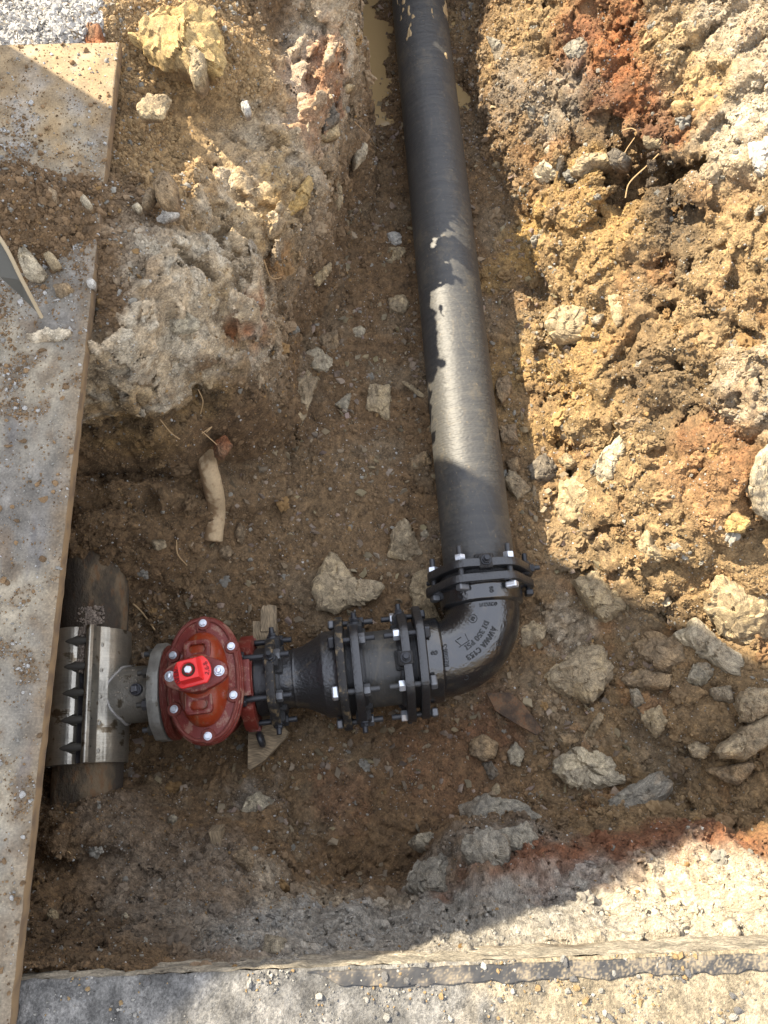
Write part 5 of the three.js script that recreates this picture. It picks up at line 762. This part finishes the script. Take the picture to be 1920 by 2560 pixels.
// ---------------------------------------------------------------- loose crumbs, pebbles and gravel: too many to count
{
  const variants = [0, 1, 2, 3, 4].map((v) => { const g = new THREE.IcosahedronGeometry(1, 1), p = g.attributes.position; for (let i = 0; i < p.count; i++) { const x = p.getX(i), y = p.getY(i), z = p.getZ(i), k = 1 + .32 * noise(x * 1.1 + v * 5, y * 1.1, z * 1.1) + (v < 3 ? .13 * noise(x * 2.9, y * 2.9 + v * 3, z * 2.9) : 0); p.setXYZ(i, x * k, y * k * .8, z * k); } const s = v < 0 ? mergeVertices((g.deleteAttribute('normal'), g.deleteAttribute('uv'), g)) : g; s.computeVertexNormals(); return s; });
  const kinds = [['soil_crumbs', 'loose brown soil crumbs strewn over banks, floor, plate and road', 'loose soil'], ['stone_chips', 'small angular stone chips strewn among the soil and gravel', 'stone chips'], ['soil_clods', 'larger lumps of broken soil lying on the banks', 'soil clods']];
  const lump = (det, a, b, f, flat) => { const g = new THREE.IcosahedronGeometry(1, det), p = g.attributes.position; for (let i = 0; i < p.count; i++) { const x = p.getX(i), y = p.getY(i), z = p.getZ(i); cells(x * f + 3, y * f, z * f); const k = 1 + .3 * noise(x * 1.1, y * 1.1, z * 1.1) + a * (CE - .2) + b * CT; p.setXYZ(i, x * k, y * k * flat, z * k); } g.computeVertexNormals(); return g; };
  const shapes = [lump(1, .3, .3, 1.3, .8), lump(0, .7, .9, .9, .75), toCreasedNormals(lump(5, .55, .45, 1.7, .8), .5)];
  const lists = shapes.map(() => []);
  const P = groundGeo.attributes.position.array, I = groundGeo.index.array, CO = groundGeo.attributes.color.array;
  const inView = (x, y, z) => { const dx = x, dy = y - EYE, dz = z, d = -dy * SP - dz * CP; if (d < .3) return false; const u = dx / d * FPX, v = (dy * CP - dz * SP) / d * FPX; return Math.abs(u) < 1080 && Math.abs(v) < 1400; };
  const add = (x, y, z, r, c, flat = 1, sink = 0) => { y -= sink; lists[flat > 1 ? 1 : r > .0095 ? 2 : rnd() < .3 ? 1 : 0].push([x, y, z, r, c, flat]); };
  for (let t = 0; t < I.length; t += 3) {
    const a = I[t] * 3, b = I[t + 1] * 3, c = I[t + 2] * 3, x = P[a], y = P[a + 1], z = P[a + 2];
    const ux = P[b] - x, uy = P[b + 1] - y, uz = P[b + 2] - z, vx = P[c] - x, vy = P[c + 1] - y, vz = P[c + 2] - z;
    const nx_ = uy * vz - uz * vy, ny_ = uz * vx - ux * vz, nz_ = ux * vy - uy * vx, A = Math.sqrt(nx_ * nx_ + ny_ * ny_ + nz_ * nz_) / 2; if (A < 1e-9) continue;
    const keepP = Math.min(1, A * 90000); if (rnd() > keepP || !inView(x, y, z) || (x < -.75 && z > -1.9 && y > -.06 && y < .035)) continue;
    const up = ny_ / (2 * A), cl = noise(x * 8 + 4, y * 8, z * 8) + .6 * noise(x * 22, y * 22 + 4, z * 22), rk = y > -.35 ? rockiness(x, y, z) : 0;
    const gravel = x < -.78 && z < -1.9 && y > -.1 ? 1 : 0;
    let dens = (x > .45 ? 40000 : 34000) * clamp(.55 + .75 * cl, .06, 2) * (1 - .55 * rk) * (up < .1 ? .35 : 1);
    if (z > .1 && x > -.2) dens *= .35; const floor = y < -.8;
    if (y > -.14 && x < -.25 && z < -1.1 && rk < .5) dens = 70000 * clamp(.6 + .8 * cl, .1, 2);
    if (gravel) dens = 19000;
    let n = dens * A / keepP; n = Math.floor(n) + (rnd() < n % 1 ? 1 : 0);
    for (let q = 0; q < n; q++) {
      let s = rnd(), w = rnd(); if (s + w > 1) { s = 1 - s; w = 1 - w; }
      let stone = false, r = clamp(.00135 * Math.pow(1 - rnd() * .995, -.40), 0, .0094); if (gravel) r = rr(.003, .0094); else if (rk > .5) r = Math.min(r, .0042); else if (y > -.14 && x < -.25 && z < -1.1) r = Math.min(.0094, r * 1.5); else if (rnd() < (x > .45 ? .0055 : .003)) r = .0096 + .017 * Math.pow(rnd(), 2.4); else if (floor && rnd() < .02) { r = .005 + .011 * Math.pow(rnd(), 2); stone = true; }
      const br = r > .0095 && !stone ? rr(.8, 1.12) : rr(.7, 1.28), k = rnd(); let col = [CO[a] * br, CO[a + 1] * br, CO[a + 2] * br];
      if (gravel) { const g = rr(.42, .70); col = [g, g * .95, g * .87]; } else if (stone) { const g = rr(.2, .42); col = [g, g * rr(.72, .82), g * rr(.44, .6)]; } else if (k < .03 && r < .0045) { const g = rr(.45, .7); col = [g, g * .97, g * .9]; } else if (k < .06) { const g = rr(.25, .40); col = [g, g * .92, g * .76]; } else if (k < .10) col = [.33 * br, .2 * br, .08 * br];
      const il = .5 / A * r * .15; add(x + ux * s + vx * w + nx_ * il, y + uy * s + vy * w + ny_ * il, z + uz * s + vz * w + nz_ * il, r, col, gravel || stone ? 2 : 1, r > .0095 && !stone ? r * .35 : 0);
    }
  }
  // dirt thrown on the plate, and grit on the road and on the sleeve
  for (let i = 0; i < 60000; i++) { const lx = -rnd() * .62, lz = rnd() * 2.5, cs = Math.cos(PROT), sn = Math.sin(PROT), b = fbm(lx * 11, lz * 11, 4, 4), a = fbm(lx * 3 + 7, lz * 3, 1, 4); const den = clamp(.12 + sstep(.0, .4, b + .35 * a + .5 * sstep(-.1, -.3, lx) - .25) * sstep(.1, .5, lz) + Math.exp(-Math.pow((lz - .62) / .16, 2)) * .8 + .7 * Math.exp(-Math.pow((lz - .85) / .25, 2)) * sstep(-.1, -.25, lx)); if (rnd() > den) continue; const r = clamp(.0012 * Math.pow(1 - rnd() * .995, -.38), 0, .0085), k = rnd(), br = rr(.6, 1.5); add(plateLocal.x + lx * cs + lz * sn, .036 + r * .3, plateLocal.z - lx * sn + lz * cs, r, k < .14 ? [.6, .58, .54] : k < .3 ? [.36, .34, .3] : [SOIL[0] * br * 1.1, SOIL[1] * br * 1.1, SOIL[2] * br * 1.1]); }
  for (let i = 0; i < 2600; i++) { const x = rr(-.7, .85), z = Math.pow(rnd(), 1.3) * .14, r = clamp(.0013 * Math.pow(1 - rnd() * .99, -.42), 0, .007), k = rnd(); if (noise(x * 12, z * 12, 3) < -.1 + .3 * rnd()) continue; const cs = Math.cos(ROADROT), sn = Math.sin(ROADROT), g = rr(.4, .75); add(x * cs + z * sn, r * .25 + .001, .308 - x * sn + z * cs, r, k < .3 ? [g * .85, g * .8, g * .7] : k < .75 ? [.2, .19, .18] : [.45, .3, .14]); }
  for (let i = 0; i < 900; i++) { const u = rnd(), sideways = (rnd() + rnd() - 1), z = -.26 + Math.pow(u, 1.1) * .2, x = .015 + sideways * (z < -.195 ? .05 : .018), r = rr(.0015, .006) * (rnd() < .15 ? 1.4 : 1), y = (z < -.195 ? .098 : .118 + .012 * rnd()) - Math.abs(x - .015) * .2, cs = Math.cos(SROT), sn = Math.sin(SROT), g = rr(.75, 1.3); add(SLV.x + x * cs + z * sn, SLV.y + y + r * .3, SLV.z - x * sn + z * cs, r, [.36 * g, .29 * g, .23 * g]); }
  for (let i = 0; i < 90; i++) { const x = rr(.10, .17), z = rr(-.07, .02), r = rr(.0008, .003), cs = Math.cos(SROT), sn = Math.sin(SROT); if (noise(x * 60, z * 60, 3) < .05) continue; add(SLV.x + x * cs + z * sn, SLV.y + Math.sqrt(.0845 * .0845 - z * z) + r * .4, SLV.z - x * sn + z * cs, r, [.55, .46, .36]); }
  const q = new THREE.Quaternion(), e = new THREE.Euler(), m = new THREE.Matrix4(), v3 = new THREE.Vector3(), s3 = new THREE.Vector3(), c3 = new THREE.Color(); let total = 0;
  shapes.forEach((g, v) => {
    const L = lists[v]; total += L.length;
    const im = new THREE.InstancedMesh(g, crumbMat, L.length); im.name = kinds[v][0]; im.castShadow = im.receiveShadow = true; im.userData.kind = 'stuff'; im.userData.label = kinds[v][1]; im.userData.category = kinds[v][2];
    L.forEach(([x, y, z, r, c], i) => { q.setFromEuler(e.set(rnd() * 6.28, rnd() * 6.28, rnd() * 6.28)); m.compose(v3.set(x, y, z), q, s3.set(r * rr(.8, 1.3), r * rr(.6, 1), r * rr(.8, 1.2))); im.setMatrixAt(i, m); im.setColorAt(i, c3.setRGB(c[0], c[1], c[2])); });
    scene.add(im);
  });
  console.log('t', Date.now() - T0, 'crumbs', total);
}
renderer.render(scene, camera);
